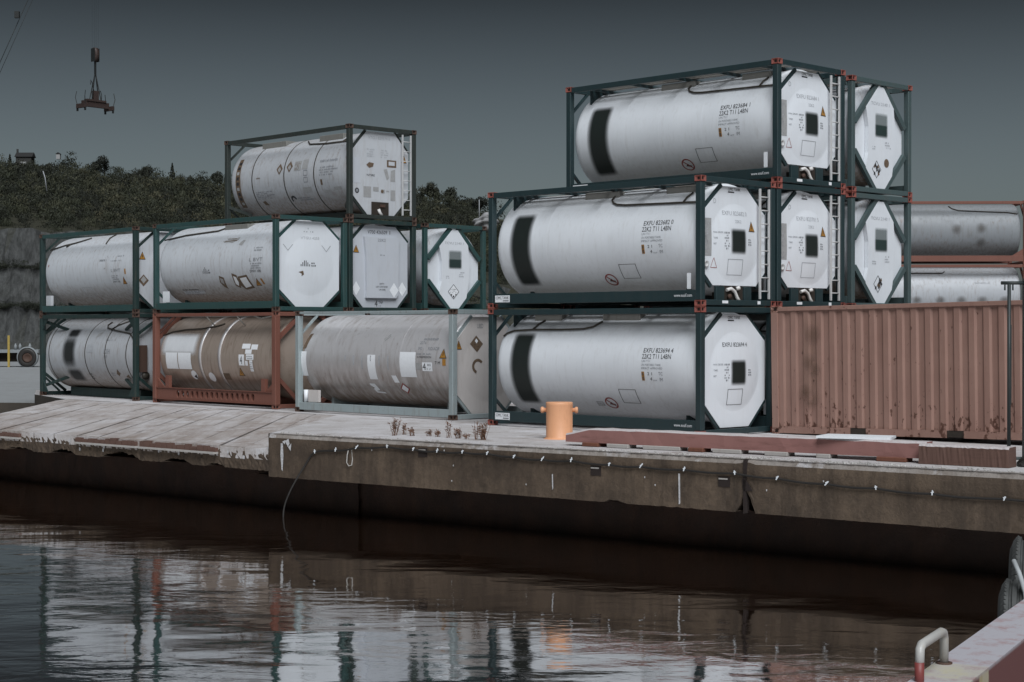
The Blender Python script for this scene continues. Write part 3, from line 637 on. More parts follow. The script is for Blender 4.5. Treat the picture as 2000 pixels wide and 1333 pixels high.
text(b, 'L BVT', 1.45, -.10, .55, .09, 'ink_grey', S); scribble(b, 1.45, 1.9, -.34, -.18, 3, 'ink_grey', S, 44); text(b, 'DNV 100', 1.46, -.43, .42, .06, 'ink', S)
decal(b, 'hazard_tag', [rect(2.24, 2.32, -.18, -.02)], 'orange', S); triangle_sign(b, 2.14, -.37, .24, .24, S); decal(b, 'red_mark', [[(-2.64, .24), (-2.58, .14), (-2.52, .24), (-2.58, .20)]], 'redprint', S, cut=False)
decal(b, 'data_plate', outline(rect(-.6, .0, -.9, -.55), .02), 'ink_pale', S); MB().box(-2.75, -2.45, -W / 2 + .1, -W / 2 + .2, .28, .6).build('document_box', 'panel_old', t)
E_ = on_end(L / 2 - .13, (1.25, .82, .05)); triangle_sign(e, -.90, 1.72, .22, .24, E_); decal(e, 'peeled_sticker', [diamond(-.86, .98, .34, .36)], 'brown_print', E_); decal(e, 'peeled_sticker', [diamond(-.86, 1.0, .2, .22)], 'grey_print', E_, 2)
# LA1 lower far left: open frame, no rails
t, b, e = tank_container('rail less tank container with dark smudged logo at the ground tier, far left', (-12.297, 52.779), 0.8299, ZB[0], HB[0], GL, 'green_black', 'cast_rust', 'white_dirty', side_rail=False, end='open', bands=(-2.55, -0.19, 1.06, 2.33), band_mat='pipe', post=.15,
    pipe=[[(0.6, 1.15), (0.55, 1.0), (0.7, .88), (1.4, .76), (2.3, .66), (2.6, .5)], [(1.0, .8), (1.2, 1.0), (1.7, 1.3)]])
for sx in (-1, 1):
    for sz in (0, 1):
        z0 = .45 if not sz else 2.15; z1 = .55 if not sz else 2.2
        MB().bar((sx * (L / 2 - .1), -1.13, .30 if not sz else 2.40), (sx * (L / 2 - 1.25), -.82, .62 if not sz else 2.10), .06, .09).build('corner_brace', 'green_black', t)
        MB().bar((sx * (L / 2 - .1), -1.13, .75 if not sz else 1.95), (sx * (L / 2 - .1), -.35, .14 if not sz else 2.46), .06, .08).build('corner_brace', 'green_black', t)
        MB().bar((sx * (L / 2 - .1), 1.13, .75 if not sz else 1.95), (sx * (L / 2 - .1), .35, .14 if not sz else 2.46), .06, .08).build('corner_brace', 'green_black', t)
        MB().prism([(sx * (L / 2 - .16), .12 if not sz else 2.47), (sx * (L / 2 - .5), .12 if not sz else 2.47), (sx * (L / 2 - .16), .5 if not sz else 2.1)], -1.18, -1.15, 'y').build('gusset', 'green_black', t)
MB().box(-2.2, 2.2, -.55, .55, .02, .28).build('cradle', 'green_black', t)
decal(b, 'logo_panel', [rect(-1.62, -.80, .52, .86)], 'smudge', S); decal(b, 'logo_panel', [rect(-1.70, -.78, -.50, .62)], 'smudge', S, 2); decal(b, 'logo_panel', [rect(-1.62, -.60, -1.0, -.46)], 'smudge', S, 3)
text(b, 'LOSH', .98, .02, .36, .15, 'ink_grey', S); text(b, 'NF', 1.0, -.12, .2, .09, 'ink_grey', S); decal(b, 'data_plate', [rect(-.1, .3, .05, .3)], 'ink_pale', S); scribble(b, 1.0, 1.6, .42, .5, 1, 'ink_grey', S, 51); decal(b, 'peeled_sticker', [[(.3, .5), (.55, .6), (.6, .75), (.35, .65)]], 'grey_print', S)
decal(b, 'torn_placard', [[(1.5, -.62), (1.65, -.45), (1.75, -.6), (1.6, -.7)], [(2.0, -.7), (2.2, -.62), (2.2, -.8)]], 'brown_print', S); scribble(b, 1.2, 1.4, -.7, -.55, 2, 'ink_grey', S, 53); scribble(b, -.25, .0, -.85, -.6, 3, 'ink', S, 54)
MB().box(L / 2 - .22, L / 2 - .12, -1.06, -.74, .85, 1.65).build('document_box', 'cast_rust', t); MB().lathe_x([(0, .12), (.05, .12), (.05, 0)], .74, 20, yc=-.76).build('filler_cap', 'pipe', t, (L / 2 - .2, 0, 0))
# LB1: rust red frame, stained steel
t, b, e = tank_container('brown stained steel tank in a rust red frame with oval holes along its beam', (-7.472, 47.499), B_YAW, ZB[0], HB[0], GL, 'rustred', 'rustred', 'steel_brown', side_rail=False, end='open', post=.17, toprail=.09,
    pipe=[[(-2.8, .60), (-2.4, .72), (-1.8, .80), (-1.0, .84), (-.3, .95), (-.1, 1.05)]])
def holed_beam():
    mb = MB(); bm = mb.bm; xs0, xs1 = -L / 2 + .155, L / 2 - .155; holes = np.linspace(-1.76, 1.93, 16)
    edges = [xs0] + [(a + c) / 2 for a, c in zip(holes, holes[1:])] + [xs1]; edges = [xs0, holes[0] - .123] + [(a + c) / 2 for a, c in zip(holes, holes[1:])] + [holes[-1] + .123, xs1]
    y0, y1 = -.03, .03
    mb.box(xs0, edges[1], y0, y1, .13, .44); mb.box(edges[-2], xs1, y0, y1, .13, .44)
    n = 20
    for i, hx_ in enumerate(holes):
        a, c = edges[i + 1], edges[i + 2]
        def sq(th):
            d = (math.cos(th), math.sin(th)); k = min(((c - a) / 2) / max(abs(d[0]), 1e-6), .155 / max(abs(d[1]), 1e-6)); return (hx_ + d[0] * k, .285 + d[1] * k)
        angs = sorted([k * 2 * math.pi / n for k in range(n)] + [math.atan2(sz * .155, sx * (c - a) / 2) % (2 * math.pi) for sx in (-1, 1) for sz in (-1, 1)]); m_ = len(angs)
        V = {}
        for y in (y0, y1):
            V[y] = ([bm.verts.new((sq(th)[0], y, sq(th)[1])) for th in angs], [bm.verts.new((hx_ + .078 * math.cos(th), y, .285 + .105 * math.sin(th))) for th in angs])
        for k in range(m_):
            j = (k + 1) % m_
            for y in (y0, y1): bm.faces.new((V[y][0][k], V[y][0][j], V[y][1][j], V[y][1][k]))
            bm.faces.new((V[y0][1][k], V[y0][1][j], V[y1][1][j], V[y1][1][k])); bm.faces.new((V[y0][0][k], V[y0][0][j], V[y1][0][j], V[y1][0][k]))
    mb.box(xs0, xs1, -.06, .06, .44, .455); mb.box(xs0, xs1, -.06, .06, .115, .13)
    return mb.mesh('holed_beam', 'rustred')
hb = holed_beam()
for y in (-W / 2 + .07, W / 2 - .07): link('holed_beam', hb, t, (0, y, 0))
for x in (-2.3, 2.42): MB().box(x - .09, x + .09, -W / 2 + .03, -W / 2 + .13, .457, .80).build('bracket', 'rustred', t)
for sx in (-1, 1):
    MB().prism([(sx * (L / 2 - .17), .46), (sx * (L / 2 - .55), .46), (sx * (L / 2 - .17), .72)], -W / 2 + .06, -W / 2 + .09, 'y').build('gusset', 'rustred', t)
    for a, q in (((-1.1, 1.85), (-.35, 2.5)), ((1.1, 1.85), (.35, 2.5)), ((-1.1, .85), (-.35, .14)), ((1.1, .85), (.35, .14))):
        MB().bar((sx * (L / 2 - .1), *a), (sx * (L / 2 - .1), *q), .07, .11, (0, 1, 0)).build('end_brace', 'rustred', t)
for x in (-.70, .26): link('stiffener', cached('stiff', lambda: MB().lathe_x([(-.06, RB - .01), (-.05, RB + .02), (.05, RB + .02), (.06, RB - .01)], ZC, 96).mesh('stiffener', 'steel_pale')), b, (x, 0, 0))
MB().box(-2.2, 2.2, -.55, .55, .10, .28).build('cradle', 'rustred', t); MB().tube([(-2.6, -1.0, 2.5), (0, -1.0, 2.49), (1.7, -1.0, 2.5), (2.1, -1.02, 2.42), (2.8, -1.05, 2.5)], .02).build('hand_rail', 'pipe_pale', t)
for x in (-.6, .9): MB().tube([(x, -1.0, 2.5), (x + .05, -.72, 2.22)], .018).build('hand_rail_post', 'pipe_pale', t)
decal(b, 'white_wash', [rect(-2.75, -.85, .0, .72)], 'white_wash', S)
for a, c in ((-2.46, -1.86), (-1.82, -1.16)):
    decal(b, 'label_sheet', [rect(a, c, -.37, .10)], 'sticker', S, 2); scribble(b, a + .02, c, -.35, .08, 9, 'ink_pale', S, int(-a * 10))
for q in ((1.32, 1.70, .24, .38), (1.75, 2.05, .22, .36), (1.5, 1.8, .10, .22)): decal(b, 'white_sticker', [rect(*q)], 'sticker', S)
for q in ((1.20, 1.46, -.22, .08), (1.55, 1.9, -.06, .09), (1.50, 1.62, -.22, -.09), (1.70, 1.84, -.38, -.07)): decal(b, 'white_sticker', [rect(*q)], 'sticker', S)
text(b, '4', 1.26, -.18, .10, .22, 'ink', S, 2); scribble(b, 1.57, 1.88, -.04, .07, 2, 'ink_grey', S, 61); scribble(b, 1.71, 1.83, -.36, -.1, 5, 'ink_grey', S, 62)
triangle_sign(b, 1.22, -.40, .28, .25, S); decal(b, 'white_sticker', [circle(-.30, -.60, .15)], 'sticker', S); decal(b, 'white_sticker', [circle(-1.16, -.55, .15, 10)], 'sticker', S); decal(b, 'torn_placard', [[(-1.2, -.60), (-1.05, -.52), (-1.06, -.68)]], 'ink', S, 2); decal(b, 'white_sticker', [circle(-.72, -.68, .05, 10)], 'sticker', S); decal(b, 'patch', [rect(.3, .62, -.66, -.46)], 'brown_print', S)
# LC1: galvanised
t, b, e = tank_container('pale steel tank in a galvanised frame with white stickers and cream octagonal end', (-2.624, 42.125), 0.7954, ZB[0], HB[0], GL, 'galv', 'cast_rust', 'steel_pale', rail=(.06, .25), end='oct', end_poly=octagon(.45, .45, 2.42, .08, .62, 1.86), end_mat='panel_cream', dome=(1.2, .8, .05), post=.15, seams=(-1.57, 1.02), toprail=.06)
for q in ((-2.92, -2.66, -.44, .20), (-.20, .10, -.48, .14), (1.02, 1.60, -.39, .22)): decal(b, 'label_sheet', [rect(*q)], 'sticker', S, 1)
decal(b, 'white_sticker', [[(-.31, -.60), (-.10, -.60), (-.02, -.80), (-.22, -.84)], [(-.22, -.83), (.12, -.86), (.14, -.91), (-.2, -.89)], [(.64, -.36), (.82, -.36), (.88, -.55), (.70, -.55)]], 'sticker', S, cut=False)
decal(b, 'white_sticker', [rect(1.84, 2.2, -.23, -.02)], 'sticker', S); text(b, '4', 1.86, -.20, .11, .16, 'ink', S, 2); text(b, 'WH', 2.02, -.11, .13, .06, 'ink', S, 2); scribble(b, 2.0, 2.16, -.2, -.14, 2, 'ink_grey', S, 71); decal(b, 'white_sticker', [rect(1.62, 1.80, -.20, -.04)], 'grey_print', S)
scribble(b, 1.74, 2.3, .52, .62, 1, 'ink_grey', S, 72, fill=.95); text(b, '22T6', 1.68, .42, .22, .07, 'ink_grey', S); text(b, 'RID/ADR', 2.02, .27, .40, .08, 'ink_grey', S); text(b, 'IMO', 1.66, .27, .14, .08, 'ink_grey', S)
scribble(b, 1.64, 2.2, .16, .22, 1, 'ink_grey', S, 73); text(b, 'X PERMISSION', 1.66, .08, .5, .05, 'ink', S); text(b, 'T M', 2.3, -.06, .18, .07, 'ink', S)
triangle_sign(b, 2.58, .20, .26, .24, S); decal(b, 'hazard_tag', [rect(2.56, 2.68, -.09, .07)], 'orange', S); d = diamond(.98, -.72, .36, .34); decal(b, 'hazard_placard', [d], 'redprint', S, 1); decal(b, 'hazard_placard', [diamond(.98, -.72, .26, .24)], 'sticker', S, 2); scribble(b, .9, 1.06, -.76, -.68, 2, 'redprint', S, 74)
decal(b, 'peeled_sticker', [[(.3, .55), (.48, .70), (.52, .62), (.36, .48)]], 'grey_print', S); decal(b, 'rust_stain', [[(-2.85, .25), (-2.7, .3), (-2.6, .7), (-2.72, .68)]], 'brown_print', S)
decal(b, 'rust_run', [rect(-.1 + k * .33, -.06 + k * .33, -.02 - .1 * (k % 3), .12) for k in range(-3, 3)], 'ink_pale', S)
MB().box(-2.62, -2.2, -W / 2 + .12, -W / 2 + .2, .26, .57).build('document_box', 'panel_cream', t); MB().tube([(-2.72, -W / 2 + .13, .26), (-2.72, -W / 2 + .13, .57)], .06, 12).build('document_tube', 'sticker', t)
E_ = on_end(L / 2 - .13, (1.2, .8, .05)); text(e, 'UBD', -.33, 2.15, .2, .11, 'ink_grey', E_); decal(e, 'hazard_placard', [diamond(-.36, 1.78, .40, .40)], 'brown_print', E_); decal(e, 'hazard_placard', [diamond(-.36, 1.85, .1, .12)], 'sticker', E_, 2); triangle_sign(e, -.92, 1.76, .2, .22, E_); decal(e, 'peeled_sticker', outline(circle(-.34, 1.25, .18), .05)[2:14], 'brown_print', E_, cut=False)
# two hidden supports of the left stack
tank_container('white tank container in the ground tier behind the rust red one', (-5.682, 49.212), B_YAW, ZB[0], HB[0], GL, 'teal', 'cast_rust', 'white_old', rail=(.07, .26), end='oct', end_poly=OCT_L, end_mat='panel_old')
tank_container('white tank container in the ground tier under the diamond ended one', (-3.719, 51.241), B_YAW, ZB[0], HB[0], GL, 'teal', 'cast_rust', 'white_old', rail=(.07, .26), end='oct', end_poly=OCT_L, end_mat='panel_old')

# ---- far right pair in red frames
GF = 'red framed tank containers behind the corrugated container'
for k, (z, lab) in enumerate(((6.44, 'grey dirty tank container in a red frame, upper of the pair at the far right'), (3.86, 'pale tank container in a red frame, lower of the pair at the far right'), (1.28, 'pale tank container in a red frame hidden under the pair at the far right'))):
    t, b, e = tank_container(lab, (17.95, 69.6), 0.035, z, 2.575, GF, 'rustred', 'rustred', 'steel_grey' if k == 0 else 'white_dirty', rail=(.10, .34), end='open', post=.13, pipe=[[(0.0, 1.25), (0.1, 1.05), (.35, .92), (1.4, .85), (2.3, .80), (2.7, .72)]] if k == 0 else [[(-2.7, .95), (-.3, .95), (-.2, 1.05)]])
    for sx in (-1, 1):
        MB().prism([(sx * (L / 2 - .15), .34), (sx * (L / 2 - .6), .34), (sx * (L / 2 - .15), .62)], -W / 2 + .06, -W / 2 + .1, 'y').build('gusset', 'rustred', t)
        for sy in (-1, 1): MB().bar((sx * (L / 2 - .1), sy * 1.1, 1.9), (sx * (L / 2 - .1), sy * .5, 2.5), .06, .1, (0, 1, 0)).build('end_brace', 'rustred', t)
    if k == 1:
        for j, x in enumerate((-.95, .0, .85, 1.7, 2.6)): decal(b, 'smudged_lettering', [rect(x - .7, x - .2, -.45, -.05)], 'dark_spot', S)
        text(b, 'bertschi_b', .95, .42, .6, .08, 'ink_grey', S)
    if k == 0:
        for x, q in ((1.2, .1), (1.2, -.5), (.2, .05)): decal(b, 'smudged_lettering', [rect(x - .25, x + .25, q - .25, q + .25)], 'dark_spot', S)

# ------------------------------------------------------------------ corrugated dry container
def rust_mat():
    m, nt, b = new_mat('faded_red_container_paint'); v, tc = coords(nt, rnd=False)
    sp = N(nt, 'ShaderNodeSeparateXYZ'); nt.links.new(tc.outputs['Object'], sp.inputs[0])
    c = mix(nt, ramp(nt, noise(nt, v, 1.1, 4), .3, .7), (0.305, 0.18, 0.143), (0.255, 0.145, 0.115))
    v2, _ = coords(nt, (5, 5, .5), False); c = mix(nt, ramp(nt, noise(nt, v2, 2, 8), .5, .8, 0, .35), c, (0.16, 0.07, 0.05))
    low = math_(nt, 'MULTIPLY', ramp(nt, sp.outputs['Z'], .2, 1.0, 1, 0), ramp(nt, noise(nt, v, 1.7, 3), .38, .62)); v3, _ = coords(nt, (1, 1, .55), False); spots = noise(nt, v3, 11, 6, .62)
    thr = math_(nt, 'ADD', math_(nt, 'MULTIPLY', low, .17), spots)
    c = mix(nt, ramp(nt, thr, .65, .69, 0, .92), c, (0.075, 0.028, 0.016))
    nt.links.new(c, b.inputs['Base Color']); b.inputs['Roughness'].default_value = .55; bump(nt, b, spots, .15, .006); return m
M['crate_red'] = rust_mat()
DH = 2.591; D_YAW = 0.7387
dc = thing('shipping_container', 'faded salmon red corrugated shipping container with rust spots along its foot', 'shipping container', (8.362, 33.117, 1.70), -D_YAW); dc.rotation_euler = (0, R(-0.9), -D_YAW)
hx, hy = L / 2, W / 2
cm = casting_mesh(['crate_red', 'hole'])
for sx in (-1, 1):
    for sy in (-1, 1):
        for zz in (.059, DH - .059): link('corner_casting', cm, dc, (sx * (hx - .089), sy * (hy - .081), zz))
        link('corner_post', cached('dpost', lambda: MB().box(-.08, .08, -.075, .075, .118, DH - .118).bevel(.01).mesh('corner_post', 'crate_red')), dc, (sx * (hx - .08), sy * (hy - .075), 0))
def corr(x0, x1, z0, z1, depth, pitch=.30):
    mb = MB(); bm = mb.bm; pts = []; x = x0; k = 0
    while x < x1 - 1e-3:
        for dx, d in ((0, 0), (.11, 0), (.15, depth), (.26, depth), (.30, 0)):
            if x + dx <= x1 and (dx or not pts): pts.append((x + dx, d))
        x += pitch
    pts.append((x1, 0)) if pts[-1][0] < x1 - .01 else None
    A = [bm.verts.new((a, d, z0)) for a, d in pts]; B = [bm.verts.new((a, d, z1)) for a, d in pts]
    for i in range(len(pts) - 1): bm.faces.new((A[i], A[i + 1], B[i + 1], B[i]))
    return mb.mesh('corrugated_side', 'crate_red')
cs = corr(-hx + .16, hx - .16, .158, DH - .10, .036)
link('corrugated_side', cs, dc, (0, -hy + .03, 0)); link('corrugated_side', cs, dc, (0, hy - .03, 0), (0, 0, math.pi))
ce = corr(-hy + .15, hy - .15, .158, DH - .10, .04)
link('corrugated_end', ce, dc, (-hx + .03, 0, 0), (0, 0, -math.pi / 2)); link('corrugated_end', ce, dc, (hx - .03, 0, 0), (0, 0, math.pi / 2))
for sy in (-1, 1):
    MB().box(-hx + .178, hx - .178, -.03, .03, DH - .10, DH - .015).bevel(.006).build('top_rail', 'crate_red', dc, (0, sy * (hy - .032), 0))
    mb = MB(); xs = [-hx + .178, -1.22, -.86, .86, 1.22, hx - .178]
    for a, c in ((xs[0], xs[1]), (xs[2], xs[3]), (xs[4], xs[5])): mb.box(a, c, -.025, .025, .02, .157)
    mb.build('bottom_rail', 'crate_red', dc, (0, sy * (hy - .03), 0))
for x in (-1.04, 1.04): MB().box(x - .178, x + .178, -hy + .03, hy - .03, .03, .15).build('fork_pocket', 'dark', dc)
MB().box(-hx + .16, hx - .16, -hy + .05, hy - .05, DH - .06, DH - .03).build('roof', 'crate_red', dc)
SD = on_side(-hy - .002)
decal(dc, 'faded_lettering', [rect(-2.35, -1.85, .6, 2.42)], 'green_smudge', SD); 
for x, z, r_ in ((-2.04, 2.0, .22), (-2.08, .68, .20), (-2.12, 1.45, .2), (-2.0, 1.3, .17), (-2.22, .85, .2)): decal(dc, 'faded_lettering', [rect(x - r_, x + r_, z - r_, z + r_)], 'brown_smudge', SD, 2)

# ------------------------------------------------------------------ quay, water, yard
def concrete(name, a, b_, dirt, big=.25, white=0.0, streak=None, rough=.85, bumpd=.02):
    m, nt, bs = new_mat(name); v, tc = coords(nt, rnd=False)
    c = mix(nt, ramp(nt, noise(nt, v, big, 8, .65), .35, .65), a, b_)
    if streak:
        v2, _ = coords(nt, streak, False); c = mix(nt, ramp(nt, noise(nt, v2, 1.0, 8, .7), .45, .72, 0, .85), c, dirt)
    c = mix(nt, ramp(nt, noise(nt, v, 1.6, 8, .7), .50, .72, 0, .7), c, dirt)
    if white: c = mix(nt, ramp(nt, noise(nt, v, .9, 8, .7), .62 - white, .66, 0, .75), c, (.66, .65, .67))
    f = noise(nt, v, 22, 6, .7); c = mix(nt, ramp(nt, f, .3, .8, 0, .4), c, tuple(x * .6 for x in dirt))
    nt.links.new(c, bs.inputs['Base Color']); bs.inputs['Roughness'].default_value = rough
    bump(nt, bs, math_(nt, 'ADD', f, noise(nt, v, 3, 8, .7)), .5, bumpd); return m
M['deck'] = concrete('quay_concrete', (.62, .605, .62), (.50, .475, .47), (.20, .145, .11), .5, .07)
M['plank'] = concrete('weathered_strip', (.60, .58, .59), (.47, .435, .42), (.19, .13, .095), .6, .05, (.9, .12, 1))
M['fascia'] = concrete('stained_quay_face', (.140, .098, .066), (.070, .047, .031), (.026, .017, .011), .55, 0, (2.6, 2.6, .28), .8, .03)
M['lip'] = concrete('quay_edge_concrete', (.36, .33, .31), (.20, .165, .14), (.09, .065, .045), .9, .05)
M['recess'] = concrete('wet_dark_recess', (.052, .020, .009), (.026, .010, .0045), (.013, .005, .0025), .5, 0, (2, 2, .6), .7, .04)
M['yard'] = concrete('pale_yard', (.33, .345, .355), (.27, .28, .285), (.2, .19, .18), .05, .0, None, .9, .01)
M['soil'] = concrete('dark_soil', (.045, .035, .026), (.03, .024, .018), (.02, .015, .011), .6)
def sheet(name, poly, z, mat, holes=None):
    bm = bmesh.new(); f = bm.faces.new([bm.verts.new((x, y, z)) for x, y in poly]); bmesh.ops.triangulate(bm, faces=[f]); bmesh.ops.recalc_face_normals(bm, faces=bm.faces[:])
    if bm.faces[:][0].normal.z < 0: bmesh.ops.reverse_faces(bm, faces=bm.faces[:])
    me = bpy.data.meshes.new(name); bm.to_mesh(me); bm.free(); me.materials.append(M[mat]); return link(name, me)
E0 = Vector((-4.97, 34.32)); ED = Vector((.79198, -.61054)); EN = Vector((.61054, .79198))   # quay edge start, direction, inland normal
DP = Vector((.087, .9962)); EL = Vector((-.758, .652)); ZD = 1.655
def ep(s, n=0.0): p = E0 + ED * s + EN * n; return (p.x, p.y)
stepL = 7.2
back0 = E0 + DP * stepL
BD = Vector((-.69, .7238))
def backpt(s):
    """where the strip line starting s metres along the left edge meets the back line"""
    p = E0 + EL * s; w = p - back0
    t = -(w.x * BD.y - w.y * BD.x) / (DP.x * BD.y - DP.y * BD.x)
    return p, p + DP * t
p_, q_ = backpt(12.4)
deck = tag(sheet('quay_deck', [ep(0, .02), ep(28, .02), (40, 30), (45, 44), (30, 58), (6, 64), (-12, 62), (-16.6, 58.6), (-15.6, 54.9), (q_.x, q_.y), (back0.x, back0.y)], ZD, 'deck'), kind='structure')
# lower strips sloping down to the left edge, each a piece of the deck with its own gap and unevenness
s = 0.0; rnd = random.Random(3); ZL = 1.33
while s < 12.3:
    w = rnd.uniform(.70, 1.0); s2 = min(s + w, 12.4); g = .02
    (a0, a1), (b0, b1) = backpt(s + g), backpt(s2 - g); dz = rnd.uniform(-.018, .014)
    mb = MB(); bm = mb.bm; nn = 10; rows = []
    for k in range(nn + 1):
        f = k / nn; A = a0.lerp(a1, f); B = b0.lerp(b1, f); z = ZL + (ZD - .006 - ZL) * min(1, f * 1.08) + dz * (1 - f) + rnd.uniform(-.004, .004)
        rows.append([bm.verts.new((A.x, A.y, z)), bm.verts.new((B.x, B.y, z + rnd.uniform(-.005, .005))), bm.verts.new((B.x, B.y, z - .22)), bm.verts.new((A.x, A.y, z - .22))])
    for P, Q in zip(rows, rows[1:]):
        for j in range(4): bm.faces.new((P[j], P[(j + 1) % 4], Q[(j + 1) % 4], Q[j]))
    bm.faces.new(rows[0]); bm.faces.new(rows[-1][::-1])
    mb.build('concrete_strip', 'plank', deck); s = s2
# faces of the quay
def wall_grid(s0, s1, ptf, z0, z1, ns, nz, mat, name, jag_top=.015, jag_bot=.02, rough=.012, bites=(), seed=1, thick=.5, lip=None, smooth=False):
    rg = np.random.default_rng(seed); mb = MB(); bm = mb.bm; G = []
    for i in range(ns + 1):
        sv = s0 + (s1 - s0) * i / ns; jt = abs(rg.normal(0, jag_top)); jb = abs(rg.normal(0, jag_bot)) * (.35 if i % 3 else 1)
        for c, w, h in bites:
            if abs(sv - c) < w: jb += h * (1 - ((sv - c) / w) ** 2) ** .7 * rg.uniform(.75, 1.1)
        col = []
        for j in range(nz + 1):
            z = z0 + jb + (z1 - z0 - jb) * j / nz; n = rg.normal(0, rough)
            if j == nz: n += .035 + jt
            if j == nz - 1: n += .008
            x, y = ptf(sv, n); col.append(bm.verts.new((x, y, z)))
        x, y = ptf(sv, .10 + jt * 3); top = bm.verts.new((x, y, z1 + .002)); x, y = ptf(sv, thick); bot = bm.verts.new((x, y, col[0].co.z))
        G.append([bot] + col + [top])
    for A, B in zip(G, G[1:]):
        for j in range(len(A) - 1):
            f = bm.faces.new((A[j], B[j], B[j + 1], A[j + 1])); f.smooth = smooth; f.material_index = 1 if (lip and j >= len(A) - 3) else 0
    o = mb.build(name, [mat] + ([lip] if lip else [])); return o
el = lambda s, n=0.0: ((E0 + EL * s + Vector((.652, .758)) * n).x, (E0 + EL * s + Vector((.652, .758)) * n).y)
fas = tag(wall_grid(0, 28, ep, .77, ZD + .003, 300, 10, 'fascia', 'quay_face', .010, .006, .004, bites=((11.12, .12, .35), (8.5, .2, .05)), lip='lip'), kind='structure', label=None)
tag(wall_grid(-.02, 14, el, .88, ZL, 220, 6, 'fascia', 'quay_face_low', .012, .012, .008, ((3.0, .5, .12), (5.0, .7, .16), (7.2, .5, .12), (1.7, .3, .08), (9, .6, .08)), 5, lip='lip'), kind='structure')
mb = MB(); bm = mb.bm                                                      # end of the raised part: a wedge
prev = None
for k in range(13):
    f = k / 12; P = E0 + DP * (stepL * f); zt = ZD - .001; zb = ZL - .2 + (ZD - ZL) * f
    a = bm.verts.new((P.x, P.y, zb)); c = bm.verts.new((P.x + rnd.uniform(-.01, .01), P.y, zt))
    if prev: bm.faces.new((prev[0], a, c, prev[1]))
    prev = (a, c)
tag(mb.build('quay_step', 'fascia'), kind='structure')
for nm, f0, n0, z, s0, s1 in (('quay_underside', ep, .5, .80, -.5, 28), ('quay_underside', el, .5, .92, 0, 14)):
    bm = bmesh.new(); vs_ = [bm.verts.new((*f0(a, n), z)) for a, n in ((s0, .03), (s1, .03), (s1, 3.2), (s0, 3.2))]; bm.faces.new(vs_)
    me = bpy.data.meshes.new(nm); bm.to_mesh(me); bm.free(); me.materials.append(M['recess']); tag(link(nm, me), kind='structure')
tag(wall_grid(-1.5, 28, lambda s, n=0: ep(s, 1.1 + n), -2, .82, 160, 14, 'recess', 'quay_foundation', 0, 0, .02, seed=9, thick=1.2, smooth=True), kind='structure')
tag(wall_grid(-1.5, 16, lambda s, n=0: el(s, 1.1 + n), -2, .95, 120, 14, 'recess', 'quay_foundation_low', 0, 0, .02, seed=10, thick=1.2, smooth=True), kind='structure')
# left flank of the deck, dark bank and pale yard
mb = MB(); L0, L1 = Vector(el(12.4)), Vector((-15.6, 54.9)); bm = mb.bm
a = [bm.verts.new((L0.x, L0.y, -2)), bm.verts.new((q_.x, q_.y, -2)), bm.verts.new((L1.x, L1.y, -2)), bm.verts.new((L1.x, L1.y, ZD)), bm.verts.new((q_.x, q_.y, ZD - .01)), bm.verts.new((L0.x, L0.y, ZL))]
bm.faces.new((a[0], a[1], a[4], a[5])); bm.faces.new((a[1], a[2], a[3], a[4])); tag(mb.build('deck_flank', 'soil'), kind='structure')
tag(sheet('yard', [(-15.8, 57.0), (-12, 62), (6, 64), (30, 58), (45, 44), (200, 60), (200, 200), (-250, 200), (-250, 75), (-40, 62)], 1.28, 'yard'), kind='structure')
mb = MB()
for p1, p2, p3, p4 in (((-15.8, 57.0, 1.279), (-40, 62, 1.279), (-40, 60.5, -2), (-15.8, 56.0, -2)), ((-40, 62, 1.279), (-250, 75, 1.279), (-250, 73.5, -2), (-40, 60.5, -2))): mb.bm.faces.new([mb.bm.verts.new(p) for p in (p1, p2, p3, p4)])
tag(mb.build('yard_bank', 'soil'), kind='structure')

def water_mat():
    m, nt, b = new_mat('harbour_water'); tc = N(nt, 'ShaderNodeTexCoord')
    def lay(scale, rot, sc, det, dist=0):
        mp = N(nt, 'ShaderNodeMapping'); mp.inputs['Scale'].default_value = scale; mp.inputs['Rotation'].default_value = (0, 0, rot); nt.links.new(tc.outputs['Object'], mp.inputs['Vector'])
        n = N(nt, 'ShaderNodeTexNoise'); n.inputs['Scale'].default_value = sc; n.inputs['Detail'].default_value = det; n.inputs['Distortion'].default_value = dist; nt.links.new(mp.outputs[0], n.inputs['Vector']); return n.outputs['Fac']
    swell = lay((.5, 1, 1), .15, .55, 3, .4); rip = lay((.55, 1, 1), -.1, 2.6, 4, .6); fine = lay((.6, 1, 1), .3, 9, 3)
    patch = ramp(nt, lay((.5, 1, 1), .3, .16, 3, .5), .42, .62, .12, 1)
    h = math_(nt, 'ADD', math_(nt, 'MULTIPLY', swell, .060), math_(nt, 'MULTIPLY', math_(nt, 'ADD', math_(nt, 'MULTIPLY', rip, .016), math_(nt, 'MULTIPLY', fine, .0025)), patch))
    bp = N(nt, 'ShaderNodeBump'); bp.inputs['Strength'].default_value = 1; bp.inputs['Distance'].default_value = WAVE; nt.links.new(h, bp.inputs['Height'])
    nt.links.new(bp.outputs[0], b.inputs['Normal'])
    b.inputs['Base Color'].default_value = (.012, .006, .003, 1); b.inputs['Roughness'].default_value = .03; b.inputs['IOR'].default_value = WIOR; b.inputs['Specular IOR Level'].default_value = 1.0
    return m
WAVE, WIOR = 0.38, 3.8
M['water'] = water_mat()
tag(sheet('water', [(-260, -60), (120, -60), (120, 60), (-10, 80), (-260, 85)], 0, 'water'), kind='structure')

